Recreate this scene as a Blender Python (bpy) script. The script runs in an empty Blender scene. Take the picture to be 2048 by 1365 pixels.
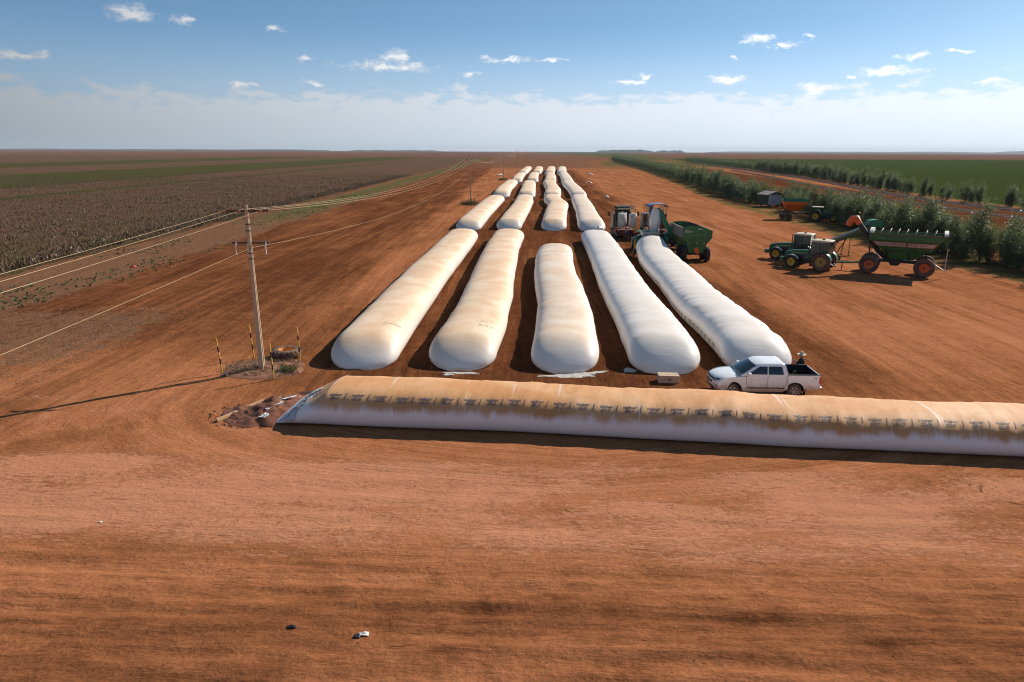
import bpy, math, random
import numpy as np
from mathutils import Vector, Matrix

R = math.radians
random.seed(7)
rng = np.random.default_rng(7)
scene = bpy.context.scene
C = scene.collection

# ------------------------------------------------------------------ camera
cam_data = bpy.data.cameras.new('camera')
cam = bpy.data.objects.new('camera', cam_data)
C.objects.link(cam)
cam_data.lens = 24.0
cam_data.sensor_width = 36.0
cam_data.clip_start = 0.1
cam_data.clip_end = 60000
cam.matrix_world = (Matrix.Translation((0, 0, 12.0)) @ Matrix.Rotation(R(90 - 15.56), 4, 'X')
                    @ Matrix.Rotation(R(0.25), 4, 'Z'))
scene.camera = cam

# ------------------------------------------------------------------ light
SUN_AZ = 53.5        # degrees clockwise from +Y
SUN_EL = 33.5
SKY_STRENGTH = 0.10
sun_dir = Vector((math.sin(R(SUN_AZ)) * math.cos(R(SUN_EL)), math.cos(R(SUN_AZ)) * math.cos(R(SUN_EL)), math.sin(R(SUN_EL))))
sun_data = bpy.data.lights.new('sun', 'SUN')
sun = bpy.data.objects.new('sun', sun_data)
C.objects.link(sun)
sun_data.energy = 4.3
sun_data.angle = R(0.5)
sun_data.color = (1.0, 0.92, 0.82)
sun.rotation_euler = (-sun_dir).to_track_quat('-Z', 'Y').to_euler()

world = bpy.data.worlds.new('World')
scene.world = world
world.use_nodes = True
world.cycles.sampling_method = 'MANUAL'
world.cycles.sample_map_resolution = 512
scene.view_settings.view_transform = 'Standard'
scene.view_settings.look = 'None'
scene.view_settings.exposure = 0.6
scene.view_settings.gamma = 1.0
scene.view_settings.use_curve_mapping = False
scene.cycles.use_denoising = True
scene.cycles.max_bounces = 6
scene.cycles.diffuse_bounces = 3
scene.cycles.glossy_bounces = 3
scene.cycles.transmission_bounces = 4
scene.cycles.volume_bounces = 0
scene.cycles.use_adaptive_sampling = True
scene.cycles.pixel_filter_type = 'BLACKMAN_HARRIS'
scene.cycles.filter_width = 1.1

class NT:
    """small helper to write node graphs"""
    def __init__(self, tree):
        self.t = tree; self.n = tree.nodes; self.l = tree.links
    def new(self, typ, **kw):
        nd = self.n.new(typ)
        for k, v in kw.items(): setattr(nd, k, v)
        return nd
    def put(self, sock, val):
        if hasattr(val, 'is_linked') or isinstance(val, bpy.types.NodeSocket): self.l.new(val, sock)
        elif val is not None: sock.default_value = val
    def math(self, op, a, b=None, c=None, clamp=False):
        nd = self.new('ShaderNodeMath', operation=op); nd.use_clamp = clamp
        for i, v in enumerate((a, b, c)):
            if v is not None: self.put(nd.inputs[i], v)
        return nd.outputs[0]
    def vmath(self, op, a, b=None):
        nd = self.new('ShaderNodeVectorMath', operation=op)
        self.put(nd.inputs[0], a)
        if b is not None: self.put(nd.inputs[1], b)
        return nd.outputs['Value'] if op in ('LENGTH', 'DOT_PRODUCT') else nd.outputs[0]
    def mix(self, f, a, b, blend='MIX'):
        nd = self.new('ShaderNodeMix', data_type='RGBA', blend_type=blend)
        self.put(nd.inputs[0], f); self.put(nd.inputs[6], a); self.put(nd.inputs[7], b)
        return nd.outputs[2]
    def noise(self, vec, scale, detail=4, rough=0.55, dist=0.0):
        nd = self.new('ShaderNodeTexNoise')
        if vec is not None: self.put(nd.inputs['Vector'], vec)
        nd.inputs['Scale'].default_value = scale; nd.inputs['Detail'].default_value = detail
        nd.inputs['Roughness'].default_value = rough; nd.inputs['Distortion'].default_value = dist
        return nd.outputs['Fac']
    def ramp(self, f, a, b, smooth=True):
        nd = self.new('ShaderNodeMapRange', interpolation_type='SMOOTHSTEP' if smooth else 'LINEAR')
        self.put(nd.inputs['Value'], f); self.put(nd.inputs['From Min'], a); self.put(nd.inputs['From Max'], b)
        return nd.outputs[0]
    def xyz(self, x=0.0, y=0.0, z=0.0):
        nd = self.new('ShaderNodeCombineXYZ')
        for i, v in enumerate((x, y, z)): self.put(nd.inputs[i], v)
        return nd.outputs[0]
    def attr(self, name):
        nd = self.new('ShaderNodeAttribute'); nd.attribute_name = name
        return nd
    def bump(self, h, strength=0.3, dist=0.02):
        nd = self.new('ShaderNodeBump'); nd.inputs['Strength'].default_value = strength
        nd.inputs['Distance'].default_value = dist; self.put(nd.inputs['Height'], h)
        return nd.outputs[0]

# ------------------------------------------------------------------ sky with small cumulus
def build_sky():
    t = NT(world.node_tree)
    t.n.clear()
    out = t.new('ShaderNodeOutputWorld'); bg = t.new('ShaderNodeBackground')
    t.l.new(bg.outputs[0], out.inputs[0])
    sky = t.new('ShaderNodeTexSky', sky_type='NISHITA')
    sky.sun_disc = False
    sky.sun_elevation = R(SUN_EL); sky.sun_rotation = R(SUN_AZ)
    sky.altitude = 800; sky.air_density = 1.0; sky.dust_density = 0.35; sky.ozone_density = 1.3
    tc = t.new('ShaderNodeTexCoord')
    sep = t.new('ShaderNodeSeparateXYZ'); t.l.new(tc.outputs['Generated'], sep.inputs[0])
    # the deep blue comes down low, as in the dry clear air of the photograph
    t.l.new(t.vmath('NORMALIZE', t.xyz(sep.outputs[0], sep.outputs[1], t.math('MULTIPLY_ADD', sep.outputs[2], 2.6, 0.06))), sky.inputs[0])
    az = t.math('MULTIPLY', t.math('ARCTAN2', sep.outputs[0], sep.outputs[1]), 57.29578)
    el = t.math('MULTIPLY', t.math('ARCSINE', sep.outputs[2]), 57.29578)
    v = t.xyz(az, el, 0.0)
    nz = t.new('ShaderNodeTexNoise'); t.l.new(t.xyz(t.math('MULTIPLY', az, 0.8), t.math('MULTIPLY', el, 1.5), 0.0), nz.inputs['Vector'])
    nz.inputs['Scale'].default_value = 0.8; nz.inputs['Detail'].default_value = 4; nz.inputs['Roughness'].default_value = 0.62
    fine = t.noise(t.xyz(t.math('MULTIPLY', az, 0.7), t.math('MULTIPLY', el, 1.3), 3.0), 1.9, 4, 0.65)
    wv = t.vmath('ADD', v, t.vmath('MULTIPLY', t.vmath('SUBTRACT', nz.outputs['Color'], (0.5, 0.5, 0.5)), (3.2, 1.3, 0)))
    # azimuth, elevation, half width, half height of every separate cloud (degrees)
    clouds = [(-27.2, 8.9, 1.9, .75), (-23.9, 8.7, 1.2, .45), (-17.9, 8.6, .8, .3), (-34.0, 5.9, 2.5, .4), (-16.0, 6.6, 1.0, .25),
              (-9.8, 6.2, 4.6, .5), (-9.3, 6.9, 1.7, .6), (-3.3, 5.6, .6, .3), (-.7, 6.8, 2.4, .3), (3.0, 6.9, 1.5, .25),
              (18.2, 8.0, 1.4, .5), (20.0, 7.5, 1.3, .3), (17.0, 6.9, .5, .25), (21.8, 7.9, .7, .25), (27.2, 5.4, 2.6, .45),
              (24.9, 5.0, .8, .3), (28.6, 6.3, 1.2, .35), (31.2, 6.5, .9, .2), (33.6, 4.6, 1.5, .3), (36.6, 4.6, 1.6, .3),
              (9.3, 5.2, 1.9, .3), (10.3, 5.6, .9, .25), (16.6, 5.2, 2.2, .5), (22.6, 4.5, 1.7, .45), (36.9, 9.9, 2.0, .75), (34.2, 11.6, 3.2, .6),
              (-20.5, 4.6, 1.4, .3), (-37.5, 4.0, 2.0, .4), (-15.5, 4.9, 1.2, .25),
              (50, 8.4, 2.4, .6), (66, 6.0, 3.4, .6), (96, 9.0, 2.6, .7), (135, 6.5, 3.2, .5), (-50, 7.1, 2.6, .5), (-75, 9.2, 2.2, .7), (-115, 6.2, 3.4, .5), (-160, 8.1, 2.6, .6)]
    dmin = None
    for (a, e, ra, re) in clouds:
        ra *= 0.92; re *= 0.85
        ma = t.new('ShaderNodeVectorMath', operation='MULTIPLY_ADD'); t.l.new(wv, ma.inputs[0])
        ma.inputs[1].default_value = (1 / ra, 1 / re, 0); ma.inputs[2].default_value = (-a / ra, -e / re, 0)
        d = t.vmath('LENGTH', ma.outputs[0])
        dmin = d if dmin is None else t.math('MINIMUM', dmin, d)
    dens = t.math('MULTIPLY_ADD', t.math('SUBTRACT', 0.52, fine), -2.0, t.math('SUBTRACT', 1.0, dmin))
    single = t.math('MULTIPLY', t.ramp(dens, -0.15, 0.95), 0.85)
    # broken stratocumulus near the horizon, all the way round
    bn = t.noise(t.xyz(t.math('MULTIPLY', az, 0.42), t.math('MULTIPLY', el, 1.15), 1.0), 1.0, 5, 0.62)
    big = t.noise(t.xyz(t.math('MULTIPLY', az, 0.09), 0.0, 5.0), 1.0, 2, 0.5)
    lim = t.math('MULTIPLY_ADD', big, 2.6, 3.0)
    bf = t.math('MULTIPLY_ADD', t.math('SUBTRACT', lim, el), 0.16, bn)
    band = t.math('MULTIPLY', t.ramp(bf, 0.46, 0.66), t.math('MULTIPLY', t.ramp(el, 7.5, 5.0), 0.72))
    band = t.math('MULTIPLY', band, t.math('MULTIPLY_ADD', t.ramp(t.math('SUBTRACT', lim, el), 0.8, 3.6), -0.55, 1.0))
    veil = t.math('MULTIPLY', t.ramp(el, 9.5, 0.5), 0.88)
    skc = t.vmath('SCALE', t.vmath('MULTIPLY', sky.outputs[0], (0.87, 1.04, 0.99))); skc.node.inputs['Scale'].default_value = SKY_STRENGTH
    # forward scattering brightens thin cloud towards the sun
    sd = t.vmath('DOT_PRODUCT', t.vmath('NORMALIZE', tc.outputs['Generated']), tuple(sun_dir)); sd = t.math('MAXIMUM', sd, 0.0)
    glow = t.math('MULTIPLY_ADD', sd, 0.80, 0.38)
    def lit(col):
        n = t.vmath('SCALE', col); t.put(n.node.inputs['Scale'], glow); return n
    c = t.mix(veil, skc, lit((0.50, 0.565, 0.635)))
    c = t.mix(band, c, lit((0.66, 0.68, 0.72)))
    shade = t.mix(t.ramp(dens, 0.1, 0.9), (0.66, 0.69, 0.74, 1), (0.86, 0.86, 0.86, 1))
    c = t.mix(single, c, lit(shade))
    t.l.new(c, bg.inputs['Color'])
    bg.inputs['Strength'].default_value = 1.0
build_sky()

# ------------------------------------------------------------------ noise on arrays
def _hash(ix, iy, seed):
    h = (ix.astype(np.int64) * 374761393 + iy.astype(np.int64) * 668265263 + seed * 1442695041) & 0x7fffffff
    h = ((h ^ (h >> 13)) * 1274126177) & 0x7fffffff
    return ((h ^ (h >> 16)) & 0xffff) / 65535.0
def vnoise(x, y, seed=0):
    x = np.asarray(x, float); y = np.asarray(y, float)
    ix = np.floor(x); iy = np.floor(y); fx = x - ix; fy = y - iy
    fx = fx * fx * fx * (fx * (fx * 6 - 15) + 10); fy = fy * fy * fy * (fy * (fy * 6 - 15) + 10)
    a = _hash(ix, iy, seed); b = _hash(ix + 1, iy, seed); c = _hash(ix, iy + 1, seed); d = _hash(ix + 1, iy + 1, seed)
    return (a * (1 - fx) + b * fx) * (1 - fy) + (c * (1 - fx) + d * fx) * fy - 0.5
def fbm(x, y, seed=0, oct=4):
    s = 0; a = 1.0
    for k in range(oct):
        s = s + a * vnoise(x * 2 ** k + 17.3 * k, y * 2 ** k - 9.1 * k, seed + k); a *= 0.5
    return s
def sstep(a, b, x):
    t = np.clip((np.asarray(x, float) - a) / (b - a), 0, 1)
    return t * t * (3 - 2 * t)

# ------------------------------------------------------------------ materials
def mat(name, col, rough=0.6, metal=0.0, var=0.18, scale=3.0, dust=0.0, dustcol=(0.30, 0.12, 0.06), spec=0.5, bump=0.0, bscale=30.0, coat=0.0):
    m = bpy.data.materials.new(name); m.use_nodes = True
    t = NT(m.node_tree); b = m.node_tree.nodes['Principled BSDF']
    tc = t.new('ShaderNodeTexCoord').outputs['Object']
    n1 = t.noise(tc, scale, 5, 0.6)
    c = t.mix(t.ramp(n1, 0.3, 0.7), tuple(x * (1 - var) for x in col) + (1,), tuple(min(1, x * (1 + var)) for x in col) + (1,))
    r = rough
    if dust > 0:
        n2 = t.noise(tc, scale * 0.7 + 0.4, 6, 0.65)
        f = t.math('MULTIPLY', t.ramp(n2, 0.72 - dust * 0.6, 0.95 - dust * 0.3), min(1.0, dust + 0.25))
        c = t.mix(f, c, tuple(dustcol) + (1,))
        r = t.math('MULTIPLY_ADD', f, 0.9 - rough, rough)
    t.put(b.inputs['Base Color'], c); t.put(b.inputs['Roughness'], r)
    b.inputs['Metallic'].default_value = metal; b.inputs['Specular IOR Level'].default_value = spec
    b.inputs['Coat Weight'].default_value = coat
    if bump > 0:
        t.put(b.inputs['Normal'], t.bump(t.noise(tc, bscale, 5, 0.6), bump, 0.02))
    return m

M = {}
M['white_paint'] = mat('white_paint', (0.80, 0.80, 0.80), 0.28, var=0.03, dust=0.22, spec=0.5, coat=0.4)
M['black_plastic'] = mat('black_plastic', (0.018, 0.018, 0.02), 0.5, dust=0.15)
M['bed_liner'] = mat('bed_liner', (0.012, 0.012, 0.014), 0.7, dust=0.05)
M['glass'] = mat('dark_glass', (0.012, 0.016, 0.020), 0.06, var=0.05, spec=0.8)
M['cab_glass'] = mat('cab_glass', (0.030, 0.036, 0.04), 0.14, var=0.4, spec=0.3, dust=0.10, dustcol=(0.2, 0.18, 0.15))
M['rubber'] = mat('rubber', (0.022, 0.020, 0.019), 0.85, dust=0.55, dustcol=(0.16, 0.075, 0.045))
M['dusty_rubber'] = mat('dusty_rubber', (0.05, 0.035, 0.028), 0.9, dust=0.75, dustcol=(0.24, 0.12, 0.075))
M['alloy'] = mat('alloy', (0.45, 0.43, 0.42), 0.35, metal=0.6, dust=0.3)
M['chrome'] = mat('chrome', (0.75, 0.76, 0.78), 0.15, metal=0.9)
M['gold'] = mat('gold_emblem', (0.75, 0.52, 0.12), 0.3, metal=0.5)
M['red_lens'] = mat('red_lens', (0.55, 0.01, 0.012), 0.15)
M['lamp_lens'] = mat('lamp_lens', (0.35, 0.38, 0.42), 0.12, metal=0.3, var=0.4, scale=14)
M['tractor_green'] = mat('tractor_green', (0.012, 0.085, 0.028), 0.38, dust=0.18)
M['cart_green'] = mat('cart_green', (0.034, 0.135, 0.040), 0.5, dust=0.24, scale=1.6)
M['belt_green'] = mat('belt_green', (0.05, 0.09, 0.02), 0.6, dust=0.4)
M['bright_green'] = mat('bright_green', (0.02, 0.17, 0.075), 0.5, dust=0.15)
M['yellow'] = mat('yellow_rim', (0.62, 0.36, 0.02), 0.5, dust=0.25)
M['dusty_yellow'] = mat('dusty_yellow_rim', (0.50, 0.30, 0.07), 0.7, dust=0.5)
M['orange'] = mat('orange_paint', (0.72, 0.13, 0.02), 0.45, dust=0.2)
M['bright_orange'] = mat('bright_orange', (0.95, 0.17, 0.012), 0.5, dust=0.08)
M['rust'] = mat('red_steel', (0.17, 0.042, 0.022), 0.75, dust=0.3)
M['grey_steel'] = mat('grey_steel', (0.24, 0.28, 0.27), 0.5, metal=0.2, dust=0.2)
M['grey_panel'] = mat('grey_panel', (0.14, 0.125, 0.11), 0.65, dust=0.25)
M['black_steel'] = mat('black_steel', (0.015, 0.016, 0.017), 0.5, dust=0.12)
M['tank_white'] = mat('tank_white', (0.62, 0.57, 0.50), 0.5, dust=0.12)
M['cream'] = mat('cream_frame', (0.52, 0.44, 0.30), 0.6, dust=0.2)
M['rail_tan'] = mat('rail_tan', (0.30, 0.21, 0.09), 0.7, dust=0.3)
M['cab_dark'] = mat('cab_dark', (0.10, 0.095, 0.09), 0.5, dust=0.3)
M['tyre_rim'] = mat('tyre_rim', (0.62, 0.27, 0.05), 0.6, dust=0.35, dustcol=(0.35, 0.2, 0.1))
M['clean_film'] = mat('clean_film', (0.66, 0.66, 0.68), 0.35, var=0.1)
M['sleeve'] = mat('sleeve_cloth', (0.60, 0.57, 0.56), 0.8, var=0.08)
M['blue_tarp'] = mat('blue_tarp', (0.10, 0.15, 0.24), 0.75, dust=0.2, dustcol=(0.3, 0.27, 0.25))
M['dark_tarp'] = mat('dark_tarp', (0.012, 0.022, 0.022), 0.8)
M['concrete'] = mat('concrete', (0.56, 0.42, 0.27), 0.85, var=0.12, scale=6, dust=0.1, bump=0.2)
M['insulator'] = mat('insulator', (0.28, 0.085, 0.02), 0.35)
M['porcelain'] = mat('porcelain', (0.66, 0.64, 0.58), 0.3)
M['wood_arm'] = mat('wood_arm', (0.13, 0.075, 0.045), 0.85)
M['wire'] = mat('wire', (0.34, 0.23, 0.11), 0.5, metal=0.2, var=0.05)
M['stake_yellow'] = mat('stake_yellow', (0.66, 0.40, 0.06), 0.6, dust=0.2)
M['stake_black'] = mat('stake_black', (0.014, 0.013, 0.013), 0.6)
M['cardboard'] = mat('cardboard', (0.50, 0.36, 0.24), 0.85, var=0.08, dust=0.1)
M['ink'] = mat('ink', (0.155, 0.115, 0.120), 0.6, var=0.3, scale=9)
M['faded_ink'] = mat('faded_ink', (0.24, 0.17, 0.13), 0.7, var=0.3, scale=30)
M['purple_print'] = mat('pale_print', (0.62, 0.50, 0.44), 0.7)
M['white_print'] = mat('white_print', (0.55, 0.54, 0.46), 0.7)
M['faded_print'] = mat('faded_print', (0.16, 0.17, 0.11), 0.7)
M['stripe_white'] = mat('stripe_white', (0.55, 0.46, 0.44), 0.6, dust=0.2)
M['stripe_red'] = mat('stripe_red', (0.45, 0.06, 0.03), 0.6)
M['plank'] = mat('plank', (0.42, 0.24, 0.12), 0.85, scale=8)
M['hut_board'] = mat('hut_board', (0.52, 0.49, 0.50), 0.8, var=0.12, dust=0.1)
M['hut_dark'] = mat('hut_dark', (0.05, 0.06, 0.045), 0.85)
M['roof_sheet'] = mat('roof_sheet', (0.24, 0.21, 0.18), 0.75, dust=0.2)
M['skin'] = mat('skin', (0.30, 0.15, 0.095), 0.6, var=0.05)
M['hat'] = mat('hat_straw', (0.50, 0.45, 0.30), 0.85)
M['black_cloth'] = mat('black_cloth', (0.014, 0.014, 0.016), 0.9)
M['blue_cloth'] = mat('blue_cloth', (0.03, 0.05, 0.16), 0.9)
M['dark_cloth'] = mat('dark_cloth', (0.03, 0.028, 0.03), 0.9)
M['vest'] = mat('safety_vest', (0.22, 0.34, 0.04), 0.8)
M['olive'] = mat('olive_cloth', (0.09, 0.085, 0.02), 0.9)
M['hair'] = mat('hair', (0.012, 0.009, 0.008), 0.7)
M['boot'] = mat('boot', (0.05, 0.03, 0.02), 0.8)
M['phone'] = mat('phone', (0.30, 0.34, 0.42), 0.2)
M['canvas'] = mat('canvas', (0.42, 0.33, 0.24), 0.9)
M['white_litter'] = mat('white_litter', (0.72, 0.69, 0.64), 0.6)
M['red_litter'] = mat('red_litter', (0.75, 0.05, 0.06), 0.6)
M['bark'] = mat('bark', (0.16, 0.12, 0.085), 0.9)
M['grain'] = mat('grain', (0.58, 0.40, 0.15), 0.9, scale=20)

def truck_paint():
    m = M['white_paint'].copy(); m.name = 'truck_paint'
    t = NT(m.node_tree); b = m.node_tree.nodes['Principled BSDF']
    old = b.inputs['Base Color'].links[0].from_socket
    tc = t.new('ShaderNodeTexCoord').outputs['Object']; sp = t.new('ShaderNodeSeparateXYZ'); t.l.new(tc, sp.inputs[0])
    n = t.noise(tc, 5.0, 5, 0.65)
    f = t.math('MULTIPLY', t.ramp(t.math('MULTIPLY_ADD', t.math('SUBTRACT', n, 0.5), 0.7, sp.outputs[2]), 0.86, 0.36), 0.75)
    t.put(b.inputs['Base Color'], t.mix(f, old, (0.36, 0.17, 0.095, 1)))
    return m
M['truck_paint'] = truck_paint()

# ------------------------------------------------------------------ mesh builder
class MB:
    def __init__(self): self.v = []; self.f = []
    def add(self, vs, fs):
        k = len(self.v); self.v += [tuple(p) for p in vs]; self.f += [tuple(i + k for i in f) for f in fs]; return self
    def hexa(self, p):          # 8 corners: bottom ring ccw then top ring ccw
        return self.add(p, [(3, 2, 1, 0), (4, 5, 6, 7), (0, 1, 5, 4), (1, 2, 6, 5), (2, 3, 7, 6), (3, 0, 4, 7)])
    def box(self, c, s, rz=0.0, ry=0.0):
        hx, hy, hz = s[0] / 2, s[1] / 2, s[2] / 2
        m = Matrix.Translation(c) @ Matrix.Rotation(rz, 4, 'Z') @ Matrix.Rotation(ry, 4, 'Y')
        return self.hexa([m @ Vector(q) for q in [(-hx, -hy, -hz), (hx, -hy, -hz), (hx, hy, -hz), (-hx, hy, -hz), (-hx, -hy, hz), (hx, -hy, hz), (hx, hy, hz), (-hx, hy, hz)]])
    def bar(self, a, b, w, h=None, up=(0, 0, 1)):   # box beam between two points
        h = h or w; a = Vector(a); b = Vector(b); d = (b - a).normalized(); u = Vector(up)
        if abs(d.dot(u)) > 0.98: u = Vector((1, 0, 0))
        s = d.cross(u).normalized(); u = s.cross(d)
        q = lambda p, i, j: p + s * (w / 2 * i) + u * (h / 2 * j)
        return self.hexa([q(a, -1, -1), q(a, 1, -1), q(a, 1, 1), q(a, -1, 1), q(b, -1, -1), q(b, 1, -1), q(b, 1, 1), q(b, -1, 1)])
    def tube(self, pts, r, n=8, caps=True):
        pts = [Vector(p) for p in pts]; rs = r if isinstance(r, (list, tuple)) else [r] * len(pts)
        rings = []; prev = None
        for i, p in enumerate(pts):
            d = (pts[min(i + 1, len(pts) - 1)] - pts[max(i - 1, 0)]).normalized()
            u = prev if prev is not None else (Vector((0, 0, 1)) if abs(d.z) < 0.95 else Vector((1, 0, 0)))
            s = d.cross(u).normalized(); u = s.cross(d).normalized(); prev = u
            rings.append([p + (s * math.cos(2 * math.pi * k / n) + u * math.sin(2 * math.pi * k / n)) * rs[i] for k in range(n)])
        vs = [q for rg in rings for q in rg]; fs = []
        for i in range(len(pts) - 1):
            for k in range(n):
                fs.append((i * n + k, i * n + (k + 1) % n, (i + 1) * n + (k + 1) % n, (i + 1) * n + k))
        if caps: fs.append(tuple(range(n))[::-1]); fs.append(tuple((len(pts) - 1) * n + k for k in range(n)))
        return self.add(vs, fs)
    def lathe(self, prof, c, axis='Z', n=24, closed=False):     # prof: (radius, along)
        vs = []; fs = []; m = len(prof)
        for k in range(n):
            a = 2 * math.pi * k / n
            for (r, z) in prof:
                q = (r * math.cos(a), r * math.sin(a), z)
                if axis == 'Y': q = (q[0], q[2], q[1])
                if axis == 'X': q = (q[2], q[0], q[1])
                vs.append((c[0] + q[0], c[1] + q[1], c[2] + q[2]))
        for k in range(n):
            k2 = (k + 1) % n
            for j in range(m if closed else m - 1):
                j2 = (j + 1) % m
                fs.append((k * m + j, k2 * m + j, k2 * m + j2, k * m + j2))
        return self.add(vs, fs)
    def prism(self, poly, y0, y1):      # polygon in XZ extruded along Y
        n = len(poly)
        vs = [(x, y0, z) for x, z in poly] + [(x, y1, z) for x, z in poly]
        fs = [tuple(range(n)), tuple(range(2 * n - 1, n - 1, -1))] + [(i, i + n, (i + 1) % n + n, (i + 1) % n) for i in range(n)]
        return self.add(vs, fs)
    def rings(self, rgs, cap=True):     # loft of equal rings
        n = len(rgs[0]); vs = [q for rg in rgs for q in rg]; fs = []
        for i in range(len(rgs) - 1):
            for k in range(n):
                fs.append((i * n + k, i * n + (k + 1) % n, (i + 1) * n + (k + 1) % n, (i + 1) * n + k))
        if cap: fs.append(tuple(range(n))[::-1]); fs.append(tuple((len(rgs) - 1) * n + k for k in range(n)))
        return self.add(vs, fs)
    def build(self, name, m, parent=None, smooth=False, angle=40, bevel=0.0, loc=None):
        me = bpy.data.meshes.new(name)
        me.from_pydata(self.v, [], self.f); me.update()
        return finish(name, me, m, parent, smooth, angle, bevel, loc)

def finish(name, me, m, parent=None, smooth=False, angle=40, bevel=0.0, loc=None):
    if m is not None: me.materials.append(M[m] if isinstance(m, str) else m)
    if smooth:
        me.polygons.foreach_set('use_smooth', [True] * len(me.polygons))
        if angle < 180: me.set_sharp_from_angle(angle=R(angle))
    o = bpy.data.objects.new(name, me); C.objects.link(o)
    if parent is not None: o.parent = parent
    if loc is not None: o.location = loc
    if bevel > 0:
        b = o.modifiers.new('bevel', 'BEVEL'); b.width = bevel; b.segments = 2; b.limit_method = 'ANGLE'; b.angle_limit = R(35)
    return o
def grid_mesh(name, P, m, parent=None, smooth=True, attrs=None, closed_v=False, uv_rev=False):
    """P: (nu, nv, 3) array"""
    nu, nv = P.shape[:2]
    idx = np.arange(nu * nv).reshape(nu, nv)
    if closed_v: idx = np.concatenate([idx, idx[:, :1]], 1)
    q = np.stack([idx[:-1, :-1], idx[1:, :-1], idx[1:, 1:], idx[:-1, 1:]], -1).reshape(-1, 4)
    if uv_rev: q = q[:, ::-1]
    me = bpy.data.meshes.new(name)
    me.vertices.add(nu * nv); me.vertices.foreach_set('co', P.reshape(-1).astype(np.float32))
    me.loops.add(q.size); me.loops.foreach_set('vertex_index', q.reshape(-1).astype(np.int32))
    me.polygons.add(len(q)); me.polygons.foreach_set('loop_start', np.arange(0, q.size, 4, dtype=np.int32))
    me.update(calc_edges=True)
    for k, a in (attrs or {}).items():
        at = me.attributes.new(k, 'FLOAT', 'POINT'); at.data.foreach_set('value', np.asarray(a, np.float32).reshape(-1))
    return finish(name, me, m, parent, smooth, 180)
def tag(o, label=None, cat=None, group=None, kind=None):
    if label: o['label'] = label
    if cat: o['category'] = cat
    if group: o['group'] = group
    if kind: o['kind'] = kind
    return o
def thing(name, label, cat, loc=(0, 0, 0), rz=0.0, group=None):
    o = bpy.data.objects.new(name, None); C.objects.link(o)
    o.empty_display_size = 0.3; o.location = loc; o.rotation_euler = (0, 0, rz)
    return tag(o, label, cat, group)
KIDS = {}
def copy_tree(o, parent=None):
    c = o.copy(); C.objects.link(c); c.parent = parent
    for ch in list(o.children): copy_tree(ch, c)
    return c
def text_mesh(s, size=1.0, shear=0.0, bold=0.0, res=2):
    cu = bpy.data.curves.new('txt', 'FONT'); cu.body = s; cu.size = size; cu.shear = shear; cu.offset = bold; cu.resolution_u = res
    o = bpy.data.objects.new('txt', cu); C.objects.link(o)
    dg = bpy.context.evaluated_depsgraph_get()
    me = bpy.data.meshes.new_from_object(o.evaluated_get(dg))
    vs = np.array([v.co[:2] for v in me.vertices]).reshape(-1, 2); fs = [tuple(p.vertices) for p in me.polygons]
    bpy.data.objects.remove(o); bpy.data.curves.remove(cu); bpy.data.meshes.remove(me)
    return vs, fs
# ================================================================== GROUND
def ground_height(x, y):
    x = np.asarray(x, float); y = np.asarray(y, float)
    near = sstep(90, 30, y)
    fg = sstep(29, 22, y)
    low = 0.05 * fbm(x * 0.11, y * 0.16, 3, 3)
    ruts = 0.115 * fbm(x * 0.045, y * 0.62 + 0.03 * x, 11, 3) + 0.075 * fbm(x * 0.16, y * 2.1 + 0.09 * x, 15, 3)
    rid = 0.5 - np.abs(fbm(x * 0.07, y * 1.15 + 0.05 * x, 17, 3)) * 2.0
    ruts = ruts + 0.09 * np.clip(rid, -0.5, 0.5) * sstep(21, 15.5, y)
    clod = 0.045 * fbm(x * 1.7, y * 1.9, 21, 3)
    rough = sstep(21, 15.5, y)
    lng = 0.035 * fbm(np.abs(x + 0.25 * np.maximum(0, 40 - y)) * 1.1, y * 0.06, 31, 3)
    bagzone = sstep(-12.5, -10.5, x) * sstep(19, 17, x) * sstep(31, 34, y)
    return near * (low + fg * (ruts * (0.45 + 0.9 * rough) + clod * (0.25 + 0.75 * rough)) + (1 - fg) * (0.4 * clod + lng * (1 - 0.8 * bagzone)))
def gz(x, y): return float(ground_height(np.array([x]), np.array([y]))[0])

def graded(dense, lim0, lim1, step, grow):
    a = [dense[0]]
    while a[-1] < dense[1]: a.append(a[-1] + step)
    s = step; hi = a[-1]; up = []
    while hi < lim1: s *= grow; hi += s; up.append(min(hi, lim1))
    s = step; lo = a[0]; dn = []
    while lo > lim0: s *= grow; lo -= s; dn.append(max(lo, lim0))
    return np.array(dn[::-1] + a + up)

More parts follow.
